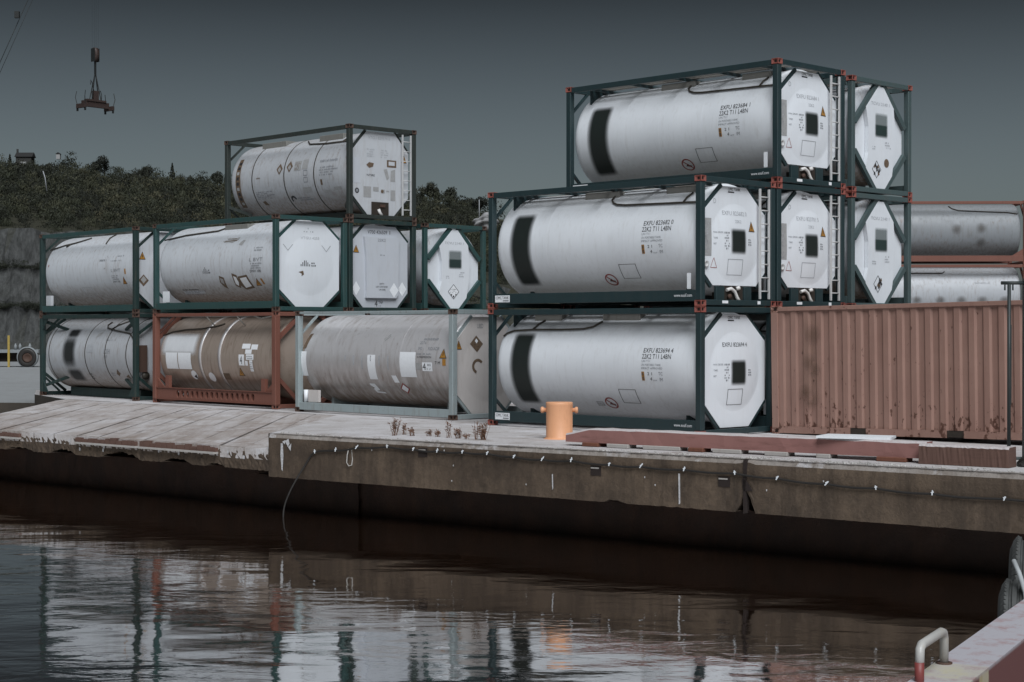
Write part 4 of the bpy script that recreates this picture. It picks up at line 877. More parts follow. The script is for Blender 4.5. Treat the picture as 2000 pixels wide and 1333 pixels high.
# ------------------------------------------------------------------ things on and along the quay
M['bollard'] = paint('orange_bollard_paint', (.74, .37, .20), .45, (.35, .14, .06), .4, rust=.05, scale=4)
bo = thing('mooring_bollard', 'short orange steel mooring bollard with two side horns on the quay edge', 'bollard', (.92, 32.62, ZD), R(-6))
MB().lathe_z([(0, .31), (.02, .275), (.04, .258), (.60, .258), (.66, .262), (.70, .262), (.715, .25), (.715, 0)], 48).build('post', 'bollard', bo)
for sx in (-1, 1):
    MB().tube([(sx * .24, 0, .56), (sx * .30, 0, .56), (sx * .315, 0, .56), (sx * .35, 0, .56), (sx * .365, 0, .56)], [.042, .042, .062, .062, .045], 16).build('horn', 'bollard', bo)
M['timber'] = paint('faded_red_timber', (.28, .135, .12), .75, (.11, .05, .04), .85, rust=.05, streak=(.5, .5, 3), scale=3)
M['timber_top'] = paint('white_weathered_timber_top', (.50, .46, .46), .8, (.30, .15, .12), .6, scale=4)
M['timber_dark'] = paint('dark_weathered_timber', (.12, .065, .05), .8, (.05, .03, .025), .6, streak=(.5, .5, 3))
M['chock'] = paint('grey_chock', (.38, .36, .34), .8, (.2, .15, .12), .5)
M['rust_chock'] = paint('rusty_chock', (.16, .06, .035), .8, (.06, .03, .02), .5)
TY = math.atan2(26.63 - 30.72, 6.55 - 0.98)
def timber(label, x, y, ln, h, w, z, mats, tip=None, yaw=TY):
    t = thing('timber_beam', label, 'timber beam', (x, y, z), yaw, 'timber guard beams along the quay edge')
    rg = random.Random(int(ln * 10)); mb = MB(); bm = mb.bm; n = 40; rows = []
    for k in range(n + 1):
        u = ln * k / n; hh = h
        if tip and u < tip: hh = h * (.55 + .45 * u / tip)
        j = lambda: rg.uniform(-.006, .006)
        rows.append([bm.verts.new((u, 0 + j(), 0)), bm.verts.new((u, w + j(), 0)), bm.verts.new((u, w - .02 + j(), hh + j())), bm.verts.new((u, .03 + j(), hh + j())), bm.verts.new((u, 0 + j(), hh - .03 + j()))])
    for P, Q in zip(rows, rows[1:]):
        for k in range(5):
            f = bm.faces.new((P[k], P[(k + 1) % 5], Q[(k + 1) % 5], Q[k])); f.material_index = 1 if k in (2, 3) else 0
    bm.faces.new(rows[0]); bm.faces.new(rows[-1][::-1]); mb.build('beam', mats, t)
    return t
timber('long faded red timber beam on chocks along the quay edge, its left tip cut to a slope', .98, 30.72, 6.93, .265, .27, ZD + .072, ('timber', 'timber_top'), .55)
timber('short dark timber block at the right end of the long red beam', 6.42, 26.52, 1.45, .31, .34, ZD + .005, ('timber_dark', 'timber_top'))
ch = 0
for u, wd, mt in ((.55, .35, 'rust_chock'), (1.15, .45, 'chock'), (2.05, .75, 'chock'), (2.75, .30, 'rust_chock'), (3.35, .55, 'chock'), (4.3, .42, 'chock'), (5.15, .25, 'chock'), (6.35, .5, 'rust_chock')):
    c = Vector((.98, 30.72)) + Vector((math.cos(TY), math.sin(TY))) * u - Vector((-math.sin(TY), math.cos(TY))) * (.03 + .02 * (ch % 2))
    o = MB().box(-wd / 2, wd / 2, 0, .30, 0, .071).bevel(.01).build('chock', mt, None, (c.x, c.y, ZD + .003), (0, 0, TY + .02 * (ch % 3 - 1)))
    tag(o, ('flat rusty plate wedged under the sloped tip of the red beam', 'pale grey chock under the red beam, first right of the bollard', 'longest pale grey chock under the red beam', 'rusty red board under the middle of the red beam', 'pale grey chock under the red beam below the octagonal end', 'pale grey chock under the red beam in front of the container corner post', 'small pale chock under the red beam, last pale one to the right', 'rusty block under the right end of the red beam')[ch], 'chock', 'chocks under the red beam'); ch += 1
o = MB().prism([(0, 0), (1.10, -.55), (1.32, .02), (.30, .52)], 0, .04, 'z').bevel(.006).build('loose_board', 'sticker', None, (5.0, 27.62, ZD + .338)); tag(o, 'loose white board lying on the red beam in front of the container', 'board')
# cable on the quay face with white clips
cab = [(.60, -.05), (.64, .23), (.84, .60), (1.07, 1.06), (1.35, 1.33), (1.92, 1.39), (2.49, 1.47), (3.28, 1.52), (3.95, 1.50), (4.54, 1.49), (5.15, 1.50), (5.74, 1.50), (6.36, 1.47), (7.0, 1.45), (7.63, 1.46), (8.44, 1.43), (9.1, 1.43), (9.96, 1.42), (10.93, 1.41), (11.72, 1.37), (12.6, 1.33), (13.44, 1.31), (14.37, 1.28), (15.5, 1.27), (18, 1.25)]
cv = [Vector((*ep(s, -.035 - (.15 if z < 1 else 0)), z)) for s, z in cab]; fine = []
for i in range(len(cv) - 1):
    p0, p1, p2, p3 = cv[max(i - 1, 0)], cv[i], cv[i + 1], cv[min(i + 2, len(cv) - 1)]
    for k in range(6):
        u = k / 6; q = .5 * ((2 * p1) + (p2 - p0) * u + (2 * p0 - 5 * p1 + 4 * p2 - p3) * u * u + (-p0 + 3 * p1 - 3 * p2 + p3) * u ** 3)
        if i > 4: q.z -= .02 * math.sin(u * math.pi)
        fine.append(q)
cable = thing('cable', 'black cable clipped along the quay face, its left end hanging into the water', 'cable', (*ep(8, -.03), 1.4))
M['rubber'] = flat('black_rubber', (.022, .019, .017), .55)
o = MB().tube(fine, .018, 8).build('sheath', 'rubber', cable, -Vector(cable.location))
for s, z in cab[4:-1]:
    c = Vector((*ep(s, -.05), z + .01)) - Vector(cable.location)
    jj = random.Random(int(s * 50)); tl_ = jj.uniform(-.005, .03); mb = MB(); mb.bar(c + Vector((-tl_, .0, -.03)), c + Vector((tl_, 0, jj.uniform(.03, .055))), .022, .018); mb.bar(c + Vector((-.020, 0, .008)), c + Vector((.024, 0, .018 + tl_ * .4)), .018, .016); mb.build('clip', 'panel_old', cable)
c0 = Vector((*ep(2.26, -.03), 1.42)); o = MB().tube([c0 + Vector(p) for p in ((0, 0, .02), (-.03, -.01, -.1), (-.04, -.02, -.25), (-.0, -.03, -.315), (.06, -.02, -.30), (.075, -.02, -.18), (.06, 0, 0))], .011, 6).build('rope_loop', 'chock'); tag(o, 'short pale rope loop hanging from the cable on the quay face', 'rope')
# recesses in the quay face
for s, z, lab in ((8.13, 1.31, 'left'), (10.71, 1.26, 'mid'), (4.15, 1.45, 'far')):
    MB().box(-.11, .11, -.012, .10, -.085, .085).build('drain_recess', 'hole', fas, (*ep(s, .0), z), (0, 0, math.atan2(ED.y, ED.x))); MB().box(-.10, .07, -.016, .02, .035, .06).build('recess_sill', 'chock', fas, (*ep(s, -.004), z), (0, 0, math.atan2(ED.y, ED.x)))
MB().prism([(-.02, -.02), (.03, 0), (.02, .4), (.05, .88), (-.02, .88), (-.03, .45)], -.02, .09, 'y').build('joint', 'hole', fas, (*ep(11.10, 0), .775), (0, 0, math.atan2(ED.y, ED.x)))
MB().prism([(0, 0), (.16, .02), (.10, .12), (.03, .20), (-.03, .2)], -.02, .09, 'y').build('broken_corner', 'hole', fas, (*ep(11.08, 0), 1.12), (0, 0, math.atan2(ED.y, ED.x)))
mb = MB()                                                                   # lime runs and droppings on the face
M['lime'] = flat('lime_stain', (.55, .54, .55), .9, var=.5, scale=30)
def stain(s, z, pts, edge=ep): 
    o = decal(fas, 'lime_stain', [[(a, b_) for a, b_ in pts]], 'lime', lambda a, b_, o: (*edge(s + a, -.022), z + b_), 0, cut=False); return o
stain(.40, 1.32, [(-.03, .15), (.03, .15), (.045, -.1), (.02, -.42), (-.01, -.38), (-.04, -.1)]); stain(.55, 1.52, [(-.06, 0), (.04, .05), (.07, -.05), (.02, -.12)]); stain(.62, 1.40, [(-.04, 0), (.05, .08), (.03, -.08)])
stain(.48, 1.47, [(-.07, .03), (.02, .07), (.01, -.02)]); stain(7.2, 1.05, [(-.012, .15), (.012, .16), (.02, -.1), (-.005, -.13)]); stain(9.85, 1.05, [(-.02, .3), (.015, .3), (.02, -.2), (-.01, -.22)])
for k in range(12):
    r_ = random.Random(k); stain(r_.uniform(.2, 20), r_.uniform(.9, 1.55), [(-.012, 0), (.012, .004), (.008, -.03), (-.008, -.026)])
for k in range(12):
    r_ = random.Random(50 + k); stain(r_.uniform(.3, 11), r_.uniform(1.0, 1.25), [(-.04, 0), (.0, .03), (.03, .01), (.02, -.05), (-.02, -.06)], lambda s, n: el(s, n))
# ledge strips along the low edge
ls = ['dark ledge timber at the far left end of the low quay edge', 'long dark ledge timber in the middle of the low quay edge', 'dark ledge timber nearest the step of the low quay edge']
for (a, b_), lab in zip(((8.9, 12.6), (4.3, 6.6), (1.6, 4.2)), ls):
    t = thing('ledge_timber', lab, 'timber', (*el((a + b_) / 2, -.03), ZL - .16), math.atan2(-EL.y, -EL.x), 'dark timbers along the low quay edge'); hl = (b_ - a) / 2
    MB().box(-hl, hl, -.10, .08, -.01, .03).build('ledge', 'chock', t); mb = MB(); rr = random.Random(int(a * 9)); u = -hl
    while u < hl - .1: w = rr.uniform(.12, .3); mb.box(u, min(u + w - .02, hl), -.05, .08, .03, rr.uniform(.10, .17)); u += w
    mb.build('bumper_strip', 'timber_dark', t)
# weeds
M['weed'] = flat('dry_weed', (.17, .085, .05), .8, var=.5, scale=5)
wl_ = ['tall dry brown weed tuft standing first from the left on the quay edge', 'thin dry weed stalks second from the left on the quay edge', 'low dry weed tuft third from the left on the quay edge', 'short weed sprouts left of the middle gap on the quay edge', 'short weed sprouts right of the middle gap on the quay edge', 'tall thin weed stalks in the middle of the row on the quay edge', 'bushy low weed right of the thin tall stalks', 'small weed sprout between bushy weed and the tall single stalk', 'tall single weed stalk right of the small sprout', 'wide dry weed clump last in the row, beside the green container corner']
for i, (x, hgt, nst) in enumerate(((770, .34, 22), (790, .24, 8), (805, .18, 12), (838, .12, 10), (855, .14, 10), (877, .34, 10), (895, .20, 18), (912, .14, 8), (930, .36, 9), (944, .32, 30))):
    px = (x - 1000) / 3282; yy = (33.6, 33.9, 33.5, 33.4, 33.2, 32.9, 32.7, 32.5, 32.4, 32.3)[i]; mb = MB(); bm = mb.bm; rr = random.Random(i)
    for k in range(nst):
        a = rr.uniform(0, 6.28); l_ = hgt * rr.uniform(.5, 1.05); d = rr.uniform(.1, .35); b0 = Vector((rr.uniform(-.05, .05), rr.uniform(-.05, .05), 0)); t1 = b0 + Vector((math.cos(a) * d * l_, math.sin(a) * d * l_, l_)); w = Vector((-math.sin(a + 1), math.cos(a + 1), 0)) * .006
        bm.faces.new([bm.verts.new(p) for p in (b0 - w, b0 + w, t1 + w * .4, t1 - w * .4)])
        for q in range(5):
            c = b0.lerp(t1, rr.uniform(.35, 1)); e = c + Vector((rr.uniform(-.05, .05), rr.uniform(-.05, .05), rr.uniform(.0, .05))); n_ = Vector((.010, .008, .012)) ; bm.faces.new([bm.verts.new(p) for p in (c, c + n_, e, e - n_ * .4)])
    tag(mb.build('weed', 'weed', None, (px * yy, yy, ZD)), wl_[i], 'weed', 'dry weeds along the quay edge')
# gravel and droppings along the edge
mb = MB(); bm = mb.bm; rr = random.Random(5)
for k in range(620):
    s = rr.triangular(6.5, 17, 13) if k < 430 else rr.uniform(0, 17); n = abs(rr.gauss(.14, .16)) + .03; r_ = rr.uniform(.006, .022) * (1.5 if rr.random() < .1 else 1); x, y = ep(s, n)
    m_ = Matrix.Translation((x, y, ZD + r_ * .4)) @ Matrix.Rotation(rr.uniform(0, 3), 4, 'Z') @ Matrix.Diagonal((r_ * rr.uniform(.7, 1.6), r_, r_ * .7, 1)); bmesh.ops.create_icosphere(bm, subdivisions=1, radius=1, matrix=m_)
M['pebble'] = flat('pale_pebble', (.50, .48, .46), .9, var=.6, scale=2)
tag(mb.build('gravel', 'pebble'), 'pale gravel and grit scattered along the quay edge', None, kind='stuff')
# steel posts at the right edge
M['dark_steel'] = paint('dark_steel_post', (.022, .030, .030), .5, (.06, .045, .035), .5, rust=.1)
t = thing('steel_frame', 'slender dark steel post frame with a T shaped top beside the corrugated container', 'post frame', (8.09, 27.35, ZD))
MB().tube([(0, 0, 0), (0, 0, 2.86)], .030, 12).build('post', 'dark_steel', t); MB().tube([(-.13, 0, 2.88), (.30, 0, 2.88)], .030, 10).build('cross_bar', 'dark_steel', t); MB().box(.23, .31, -.05, .05, 0, 2.95).build('post', 'dark_steel', t); MB().tube([(-.02, 0, .02), (.3, 0, .02)], .03, 8).build('foot_bar', 'dark_steel', t)
for x in (-.07, .06): MB().tube([(x, 0, 2.85), (x, 0, 2.76)], .014, 8).build('hook', 'dark_steel', t)
MB().box(.01, .05, .03, .05, .9, 2.2).build('plate', 'dark_steel', t)
mb = MB(); bmesh.ops.create_icosphere(mb.bm, subdivisions=3, radius=1)
for v in mb.bm.verts: v.co = Vector((v.co.x * .28, v.co.y * .2, max(v.co.z, -.1) * .14)) * (1 + .12 * math.sin(v.co.x * 9 + v.co.y * 5))
tag(mb.build('mooring_mat', 'rubber', None, (8.1, 26.0, ZD + .02)), 'low dark heap on the quay edge at the right, below the steel posts', 'heap')

# ------------------------------------------------------------------ near quay: painted kerb beam, handle, tyres
def kerb_mat():
    m, nt, b = new_mat('painted_kerb'); v, tc = coords(nt, rnd=False); sp = N(nt, 'ShaderNodeSeparateXYZ'); nt.links.new(tc.outputs['Object'], sp.inputs[0])
    n1 = noise(nt, v, 9, 8, .7); top = ramp(nt, sp.outputs['Z'], .232, .246)
    xw = math_(nt, 'ADD', sp.outputs['X'], math_(nt, 'MULTIPLY', n1, .05))
    yel = math_(nt, 'MULTIPLY', ramp(nt, xw, .27, .29), ramp(nt, xw, .44, .46, 1, 0))
    yt = math_(nt, 'MULTIPLY', ramp(nt, xw, .05, .16), ramp(nt, xw, .44, .48, 1, 0))
    side = mix(nt, yel, (.19, .09, .088), (.48, .42, .25)); wht = math_(nt, 'MULTIPLY', ramp(nt, xw, .33, .345), ramp(nt, xw, .445, .455, 1, 0)); side = mix(nt, math_(nt, 'MULTIPLY', wht, .45), side, (.6, .58, .5))
    tcol = mix(nt, ramp(nt, n1, .50, .66, 0, .8), (.47, .455, .49), (.36, .20, .195)); tcol = mix(nt, math_(nt, 'MULTIPLY', yt, ramp(nt, n1, .35, .6, .75, .1)), tcol, (.55, .50, .30))
    c = mix(nt, top, side, tcol); chip = noise(nt, v, 26, 8, .75); c = mix(nt, ramp(nt, chip, .62, .68, 0, .85), c, (.17, .06, .045))
    nt.links.new(c, b.inputs['Base Color']); b.inputs['Roughness'].default_value = .55; bump(nt, b, chip, .4, .004); return m
M['kerb'] = kerb_mat()
KD = math.atan2(.883, .469)
kb = thing('kerb_beam', 'red kerb beam with worn white top and a yellow patch on the near quay', 'kerb', (1.57, 6.57, 2.15), KD)
mb = MB(); mb.prism([(-.20, -.25), (.02, -.25), (.02, .25), (-.20, .25)], -9, 7, 'x')
# local frame: x runs along the beam, y to its water side
bm = mb.bm
mb.bevel(.018, 2); bb = mb.build('beam', 'kerb', kb)
M['handle'] = paint('worn_white_handle', (.48, .47, .45), .4, (.45, .32, .08), .5, scale=9)
M['handle_red'] = flat('red_handle_foot', (.22, .05, .045), .5)
hd = thing('grab_handle', 'white bent pipe ladder handle with a red foot on the near kerb', 'handle', (1.57, 6.57, 2.40), KD)
hp = [(.02, -.02, -.02), (.02, -.02, .05), (.03, -.02, .125), (.055, -.02, .138), (.37, -.02, .138), (.405, -.02, .130), (.42, -.02, .105), (.42, -.02, 0)]
MB().tube(hp[1:], .0185, 14).build('bar', 'handle', hd); MB().tube([(.02, -.02, -.03), (.02, -.02, .075)], .0189, 14).build('foot', 'handle_red', hd); MB().lathe_z([(0, .034), (.006, .034), (.007, .02)], 16).build('base_plate', 'cast_rust', hd, (.42, -.02, .0))
M['deck_red'] = flat('near_deck', (.10, .045, .04), .7, var=.4, scale=4)
kx, ky = math.cos(KD), math.sin(KD)
def kpt(u, n): return (1.57 + kx * u - ky * n, 6.57 + ky * u + kx * n)
tag(sheet('near_quay', [kpt(-9, .0), kpt(-9, -6), kpt(7, -6), kpt(7, .0)], 2.13, 'deck_red'), kind='structure')
mb = MB(); a = [(*kpt(-9, .005), z) for z in (-2, 2.135)] + [(*kpt(7, .005), z) for z in (2.135, -2)]; mb.bm.faces.new([mb.bm.verts.new(p) for p in a]); b_ = [(*kpt(7, .005), z) for z in (-2, 2.135)] + [(*kpt(7, -6), z) for z in (2.135, -2)]; mb.bm.faces.new([mb.bm.verts.new(p) for p in b_]); tag(mb.build('near_quay_face', 'recess'), kind='structure')
M['tyre'] = flat('worn_tyre_rubber', (.085, .088, .086), .75, var=.5, scale=9)
M['rope'] = flat('pale_rope', (.42, .44, .45), .8)
def tyre(label, loc, rot, Rr=.31, wd=.20, rope=None):
    t = thing('fender_tyre', label, 'tyre', loc, 0, 'tyre fenders on the near quay'); t.rotation_euler = rot
    prof = [(-wd / 2, Rr * .62), (-wd / 2 - .02, Rr * .78), (-wd / 2, Rr * .93)]
    for k in range(5):
        x0 = -wd / 2 + .015 + k * (wd - .03) / 5; x1 = x0 + (wd - .03) / 5
        prof += [(x0 + .003, Rr), (x1 - .016, Rr), (x1 - .013, Rr - .02), (x1, Rr - .02)]
    prof += [(wd / 2, Rr * .93), (wd / 2 + .02, Rr * .78), (wd / 2, Rr * .62), (wd / 2 - .02, Rr * .6), (wd / 2 - .03, Rr * .85), (-wd / 2 + .03, Rr * .85), (-wd / 2 + .02, Rr * .6), (-wd / 2, Rr * .62)]
    mb = MB().lathe_x(prof, 0, 64)
    for f in mb.bm.faces: f.smooth = False
    for k in range(64):                                                     # shoulder lugs
        a = k * 2 * math.pi / 64
        for sx in (-1, 1): mb.bar((sx * (wd / 2 - .004), Rr * .90 * math.cos(a), Rr * .90 * math.sin(a)), (sx * (wd / 2 - .03), Rr * 1.005 * math.cos(a), Rr * 1.005 * math.sin(a)), .016, .02, (1, 0, 0))
    mb.build('tread', 'tyre', t)
    if rope: MB().tube(rope, .013, 8).build('rope', 'rope', t)
    return t
tyre('upper grooved tyre fender at the right edge, tied with pale rope', (2.92, 9.35, 2.31), (0, 0, R(-19)), wd=.24, rope=[(-.02, -.05, .22), (-.03, -.1, .31), (-.01, -.16, .30), (.03, -.26, .22), (.05, -.325, .06)])
tyre('lower ribbed tyre fender at the right edge, against the kerb', (2.77, 8.98, 2.13), (0, R(-4), R(-21)), wd=.24, rope=[(-.05, -.05, .42), (-.02, -.12, .36), (.01, -.2, .27), (.02, -.29, .16), (.0, -.325, .08)])
tyre('tyre fender hanging below the handle at the bottom edge', (1.50, 6.70, 2.03), (0, 0, KD - R(96)))

# ------------------------------------------------------------------ crane spreader in the sky
M['crane_rust'] = paint('crane_rust_paint', (.045, .028, .024), .6, (.02, .016, .014), .5, rust=.3, scale=1)
M['crane_dark'] = flat('crane_dark_steel', (.018, .02, .02), .6)
CY_ = 175.0; k_ = CY_ / 3282
sp = thing('container_spreader', 'rusty container spreader hanging from a hook block high over the hill', 'crane spreader', ((187 - 1000) * k_, CY_, HC + (644 - 214) * k_), R(50)); sp.scale = (.6, .6, .98)
MB().box(-2.7, 2.7, -.28, .28, .15, .75).box(-2.0, 2.0, -.45, .45, .75, .95).build('main_beam', 'crane_rust', sp)
for sx in (-1, 1):
    eb = MB().box(sx * 2.9 - .22, sx * 2.9 + .22, -1.2, 1.2, -.05, .40).build('end_beam', 'crane_rust', sp)
    for sy in (-1, 1):
        MB().box(-.13, .13, -.13, .13, -.35, 0).build('twist_lock', 'crane_dark', eb, (sx * 2.9, sy * 1.1, 0)); MB().bar((sx * 2.9, sy * 1.15, .3), (sx * 3.15, sy * 1.35, 1.1), .1, .12).bar((sx * 3.15, sy * 1.35, 1.08), (sx * 2.95, sy * 1.25, 1.75), .08, .1).build('guide_arm', 'crane_dark', eb)
for sx in (-1, 1):
    for sy in (-1, 1): MB().bar((sx * .95, sy * .35, .9), (sx * .08, 0, 3.7), .12, .14).build('hanger', 'crane_dark', sp)
MB().box(-.5, .5, -.35, .35, .95, 1.9).build('power_pack', 'crane_rust', sp)
MB().tube([(.6, .3, .9), (.9, .3, 1.7), (1.3, .3, 2.0), (1.55, .3, 1.6), (1.5, .3, .9)], .06, 6).build('hose_loop', 'crane_dark', sp); MB().tube([(-.4, -.2, 1.8), (-.8, -.2, 2.7), (-1.1, -.2, 3.0), (-1.15, -.2, 2.5)], .06, 6).build('hose_loop', 'crane_dark', sp)
MB().box(-.14, .14, -.14, .14, 3.5, 5.0).build('hook', 'crane_dark', sp)
blk = MB().lathe_x([(-.42, .01), (-.42, .62), (-.36, .75), (.36, .75), (.42, .62), (.42, .01)], 5.75, 28).build('hook_block', 'crane_rust', sp); 
for x in (-.48, .48): MB().box(x - .05, x + .05, -.5, .5, 5.0, 6.4).build('cheek_plate', 'crane_dark', blk)
for x in (-.40, .40):
    for y in (-.3, .3): MB().tube([(x, y, 6.2), (x * 1.4, y, 45)], .010, 5).build('hoist_cable', 'crane_dark', sp)
cs_ = thing('crane_cables', 'faint slanting crane cables at the top left corner of the sky', 'crane cable', (-55, 180, 30)); k_ = 180 / 3282
for dx, th in ((0, .035), (9, .025)):
    MB().tube([((-20 + dx - 1000) * k_ + 55, 0, HC + (644 - 170) * k_ - 30), ((52 + dx - 1000) * k_ + 55, 2, HC + (644 + 20) * k_ - 30)], th, 6).build('cable', 'crane_dark', cs_)
MB().box(-.25, .25, -.2, .2, -.35, .35).build('cable_clamp', 'crane_dark', cs_, ((31 - 1000) * k_ + 55, 0.7, HC + (644 - 28) * k_ - 30))

# ------------------------------------------------------------------ far bank: quarry benches, hill, wood
def lerp_tab(x, tab):
    xs, ys = zip(*tab); return np.interp(x, xs, ys)
RID = [(-700, 300), (-100, 292), (0, 300), (200, 312), (330, 326), (440, 338), (640, 346), (815, 362), (900, 372), (960, 394), (1050, 420), (1400, 470), (1800, 560), (2300, 600)]
YS = [150, 164, 165, 166.5, 171.5, 172, 173.5, 178.5, 179, 180.5, 188, 200, 220, 250, 285, 320, 355, 390, 420, 450, 480, 520, 700]
px_ = np.linspace(-700, 2300, 190)
def ground(px, Y):
    """height of the far bank at image column px and distance Y"""
    ridge = HC + (644 - lerp_tab(px, RID)) / 3282 * 420 - 4.2
    top = np.interp(px, [-700, 250, 420, 800, 1000, 1500, 2300], [14.2, 14.2, 12.0, 9.5, 8.0, 4.0, 2])
    wig = .12 * np.sin(px * .05) + .15 * np.sin(px * .021 + 1)
    b1, b2, b3 = 1.28 + (top - 1.28) * .33, 1.28 + (top - 1.28) * .66, top
    return np.interp(Y, [150, 164.5, 166.2, 171.5, 173.2, 178.5, 180.2, 195, 420, 480, 700], [1.2, 1.2, b1 + wig, b1 + .25, b2 + wig, b2 + .3, b3 + wig * 1.6, b3 + 1.2, ridge, ridge - 2, ridge - 30])
V = []; F = []
for Y in YS:
    for px in px_:
        z = ground(px, Y); jit = RNG.normal(0, .25) if 166 < Y < 182 else RNG.normal(0, .12)
        V.append(((px - 1000) / 3282 * Y + RNG.normal(0, .2), Y + (jit if 163 < Y < 181 else 0), z + (abs(jit) * .5 if Y > 166 else 0)))
nx = len(px_)
for j in range(len(YS) - 1):
    for i in range(nx - 1): F.append((j * nx + i, j * nx + i + 1, (j + 1) * nx + i + 1, (j + 1) * nx + i))
me = bpy.data.meshes.new('hillside'); me.from_pydata(V, [], F)
def hill_mat():
    m, nt, b = new_mat('hillside_ground'); v, tc = coords(nt, rnd=False); g = N(nt, 'ShaderNodeNewGeometry'); sp_ = N(nt, 'ShaderNodeSeparateXYZ'); nt.links.new(g.outputs['True Normal'], sp_.inputs[0])
    po = N(nt, 'ShaderNodeSeparateXYZ'); nt.links.new(tc.outputs['Object'], po.inputs[0])
    v2, _ = coords(nt, (2.2, 2.2, .16), False); st = noise(nt, v2, 1.0, 8, .75)
    rock = mix(nt, ramp(nt, st, .35, .68), (.092, .095, .094), (.020, .021, .020)); veg = mix(nt, noise(nt, v, .12, 6), (.020, .022, .012), (.044, .041, .022))
    steep = ramp(nt, sp_.outputs['Z'], .45, .75, 1, 0)
    bank = math_(nt, 'MULTIPLY', ramp(nt, po.outputs['Y'], 181, 192, 1, 0), ramp(nt, noise(nt, v, .25, 5), .45, .6))
    r = math_(nt, 'MAXIMUM', math_(nt, 'MULTIPLY', steep, ramp(nt, po.outputs['Y'], 182, 190, 1, 0)), math_(nt, 'MULTIPLY', bank, .6))
    nt.links.new(mix(nt, r, veg, rock), b.inputs['Base Color']); b.inputs['Roughness'].default_value = .95; bump(nt, b, st, .8, .4); return m
M['hill'] = hill_mat(); me.materials.append(M['hill']); tag(link('hillside', me), kind='structure')
# leaf masses
def leaf_cloud(rg, n, rad, hgt, leaf):
    """n leaf-clump quads in a lumpy crown, base at z=0"""
    k = rg.integers(3, 7); cc = rg.normal(0, .42, (k, 3)) * np.array([rad, rad, hgt * .35]) + np.array([0, 0, hgt * .52]); cr = rg.uniform(.42, .8, k)
    w = rg.integers(0, k, n); d = rg.normal(0, 1, (n, 3)); d /= np.linalg.norm(d, axis=1)[:, None]; rr = rg.uniform(.55, 1.05, n)[:, None]
    c = cc[w] + d * rr * cr[w][:, None] * np.array([rad, rad, hgt * .48]); c[:, 2] = np.maximum(c[:, 2], .1 * hgt)
    nrm = d + rg.normal(0, .38, (n, 3)); nrm /= np.linalg.norm(nrm, axis=1)[:, None]
    t = np.cross(nrm, rg.normal(0, 1, (n, 3))); t /= np.linalg.norm(t, axis=1)[:, None] + 1e-9; u = np.cross(nrm, t); s = leaf * rg.uniform(.5, 1.2, n)[:, None]
    return np.stack([c - t * s - u * s * .6, c + t * s - u * s * .6, c + t * s + u * s * .6, c - t * s + u * s * .6], 1).reshape(-1, 3)
def quads_mesh(name, P, mat, tone=None):
    n = len(P) // 4; me = bpy.data.meshes.new(name); me.vertices.add(4 * n); me.vertices.foreach_set('co', P.astype(np.float32).ravel()); me.loops.add(4 * n); me.loops.foreach_set('vertex_index', np.arange(4 * n, dtype=np.int32)); me.polygons.add(n)
    me.polygons.foreach_set('loop_start', np.arange(0, 4 * n, 4, dtype=np.int32)); me.polygons.foreach_set('loop_total', np.full(n, 4, np.int32))
    if tone is not None: at = me.attributes.new('tone', 'FLOAT', 'FACE'); at.data.foreach_set('value', tone.astype(np.float32))
    me.update(); me.validate(); me.materials.append(M[mat]); return me
def leaf_mat(name, cols, attr=True):
    m, nt, b = new_mat(name); 
    if attr: a = N(nt, 'ShaderNodeAttribute'); a.attribute_name = 'tone'; f = a.outputs['Fac']
    else: a = N(nt, 'ShaderNodeObjectInfo'); f = a.outputs['Random']
    cr = N(nt, 'ShaderNodeValToRGB'); els = cr.color_ramp.elements
    for i, c in enumerate(cols):
        e = els[i] if i < 2 else els.new(i / (len(cols) - 1)); e.position = i / (len(cols) - 1); e.color = (*c, 1)
    nt.links.new(f, cr.inputs[0]); nt.links.new(cr.outputs[0], b.inputs['Base Color']); b.inputs['Roughness'].default_value = .8; return m
M['wood'] = leaf_mat('mixed_foliage', [(.010, .012, .007), (.019, .023, .012), (.032, .036, .018), (.050, .050, .026), (.074, .068, .038)])
protos = [leaf_cloud(np.random.default_rng(100 + k), 380, 1, 1, .048) for k in range(10)]
P = []; T = []; rg = np.random.default_rng(77); cnt = 0
while cnt < 2300:
    px = rg.uniform(-420, 1300); Y = 168 + 262 * rg.uniform(0, 1) ** 1.15
    if Y < 181 and rg.uniform() < (.93 if px < 300 else .35): continue
    if 181 <= Y < 194 and px < 260 and rg.uniform() < (.9 if px < 150 else .6): continue
    z = float(ground(px, Y)); s = min(rg.lognormal(.55, .38), 1.5 + max(0, Y - 190) / 90) * (.75 if Y < 200 else 1.0); h = s * rg.uniform(.75, 1.5); a = rg.uniform(0, 6.28); q = protos[rg.integers(0, 10)]
    if px > 980: s *= .8; h *= .7
    c, si = math.cos(a), math.sin(a); x = q[:, 0] * c - q[:, 1] * si; y = q[:, 0] * si + q[:, 1] * c
    P.append(np.stack([x * s + (px - 1000) / 3282 * Y, y * s + Y, q[:, 2] * h * 1.25 + z - .3], 1)); base = rg.beta(1.1, 1.7); T.append(np.clip(base + rg.normal(0, .05, len(q) // 4), 0, 1)); cnt += 1
for px in np.arange(-420, 330, 4.5):                                        # dark low scrub along the bench lips
    for Y in (166.5, 173.5):
        if rg.uniform() < .12: continue
        z = float(ground(px, Y)); s = rg.uniform(.5, 1.0); q = protos[rg.integers(0, 10)]
        P.append(np.stack([q[:, 0] * s + (px - 1000) / 3282 * Y, q[:, 1] * s + Y, q[:, 2] * s * rg.uniform(.7, 1.3) + z - .1], 1)); T.append(np.full(len(q) // 4, rg.uniform(0, .35)))
tag(link('far_wood', quads_mesh('far_wood', np.concatenate(P), 'wood', np.concatenate(T))), 'dense scrub and low trees covering the far hillside', None, kind='stuff')
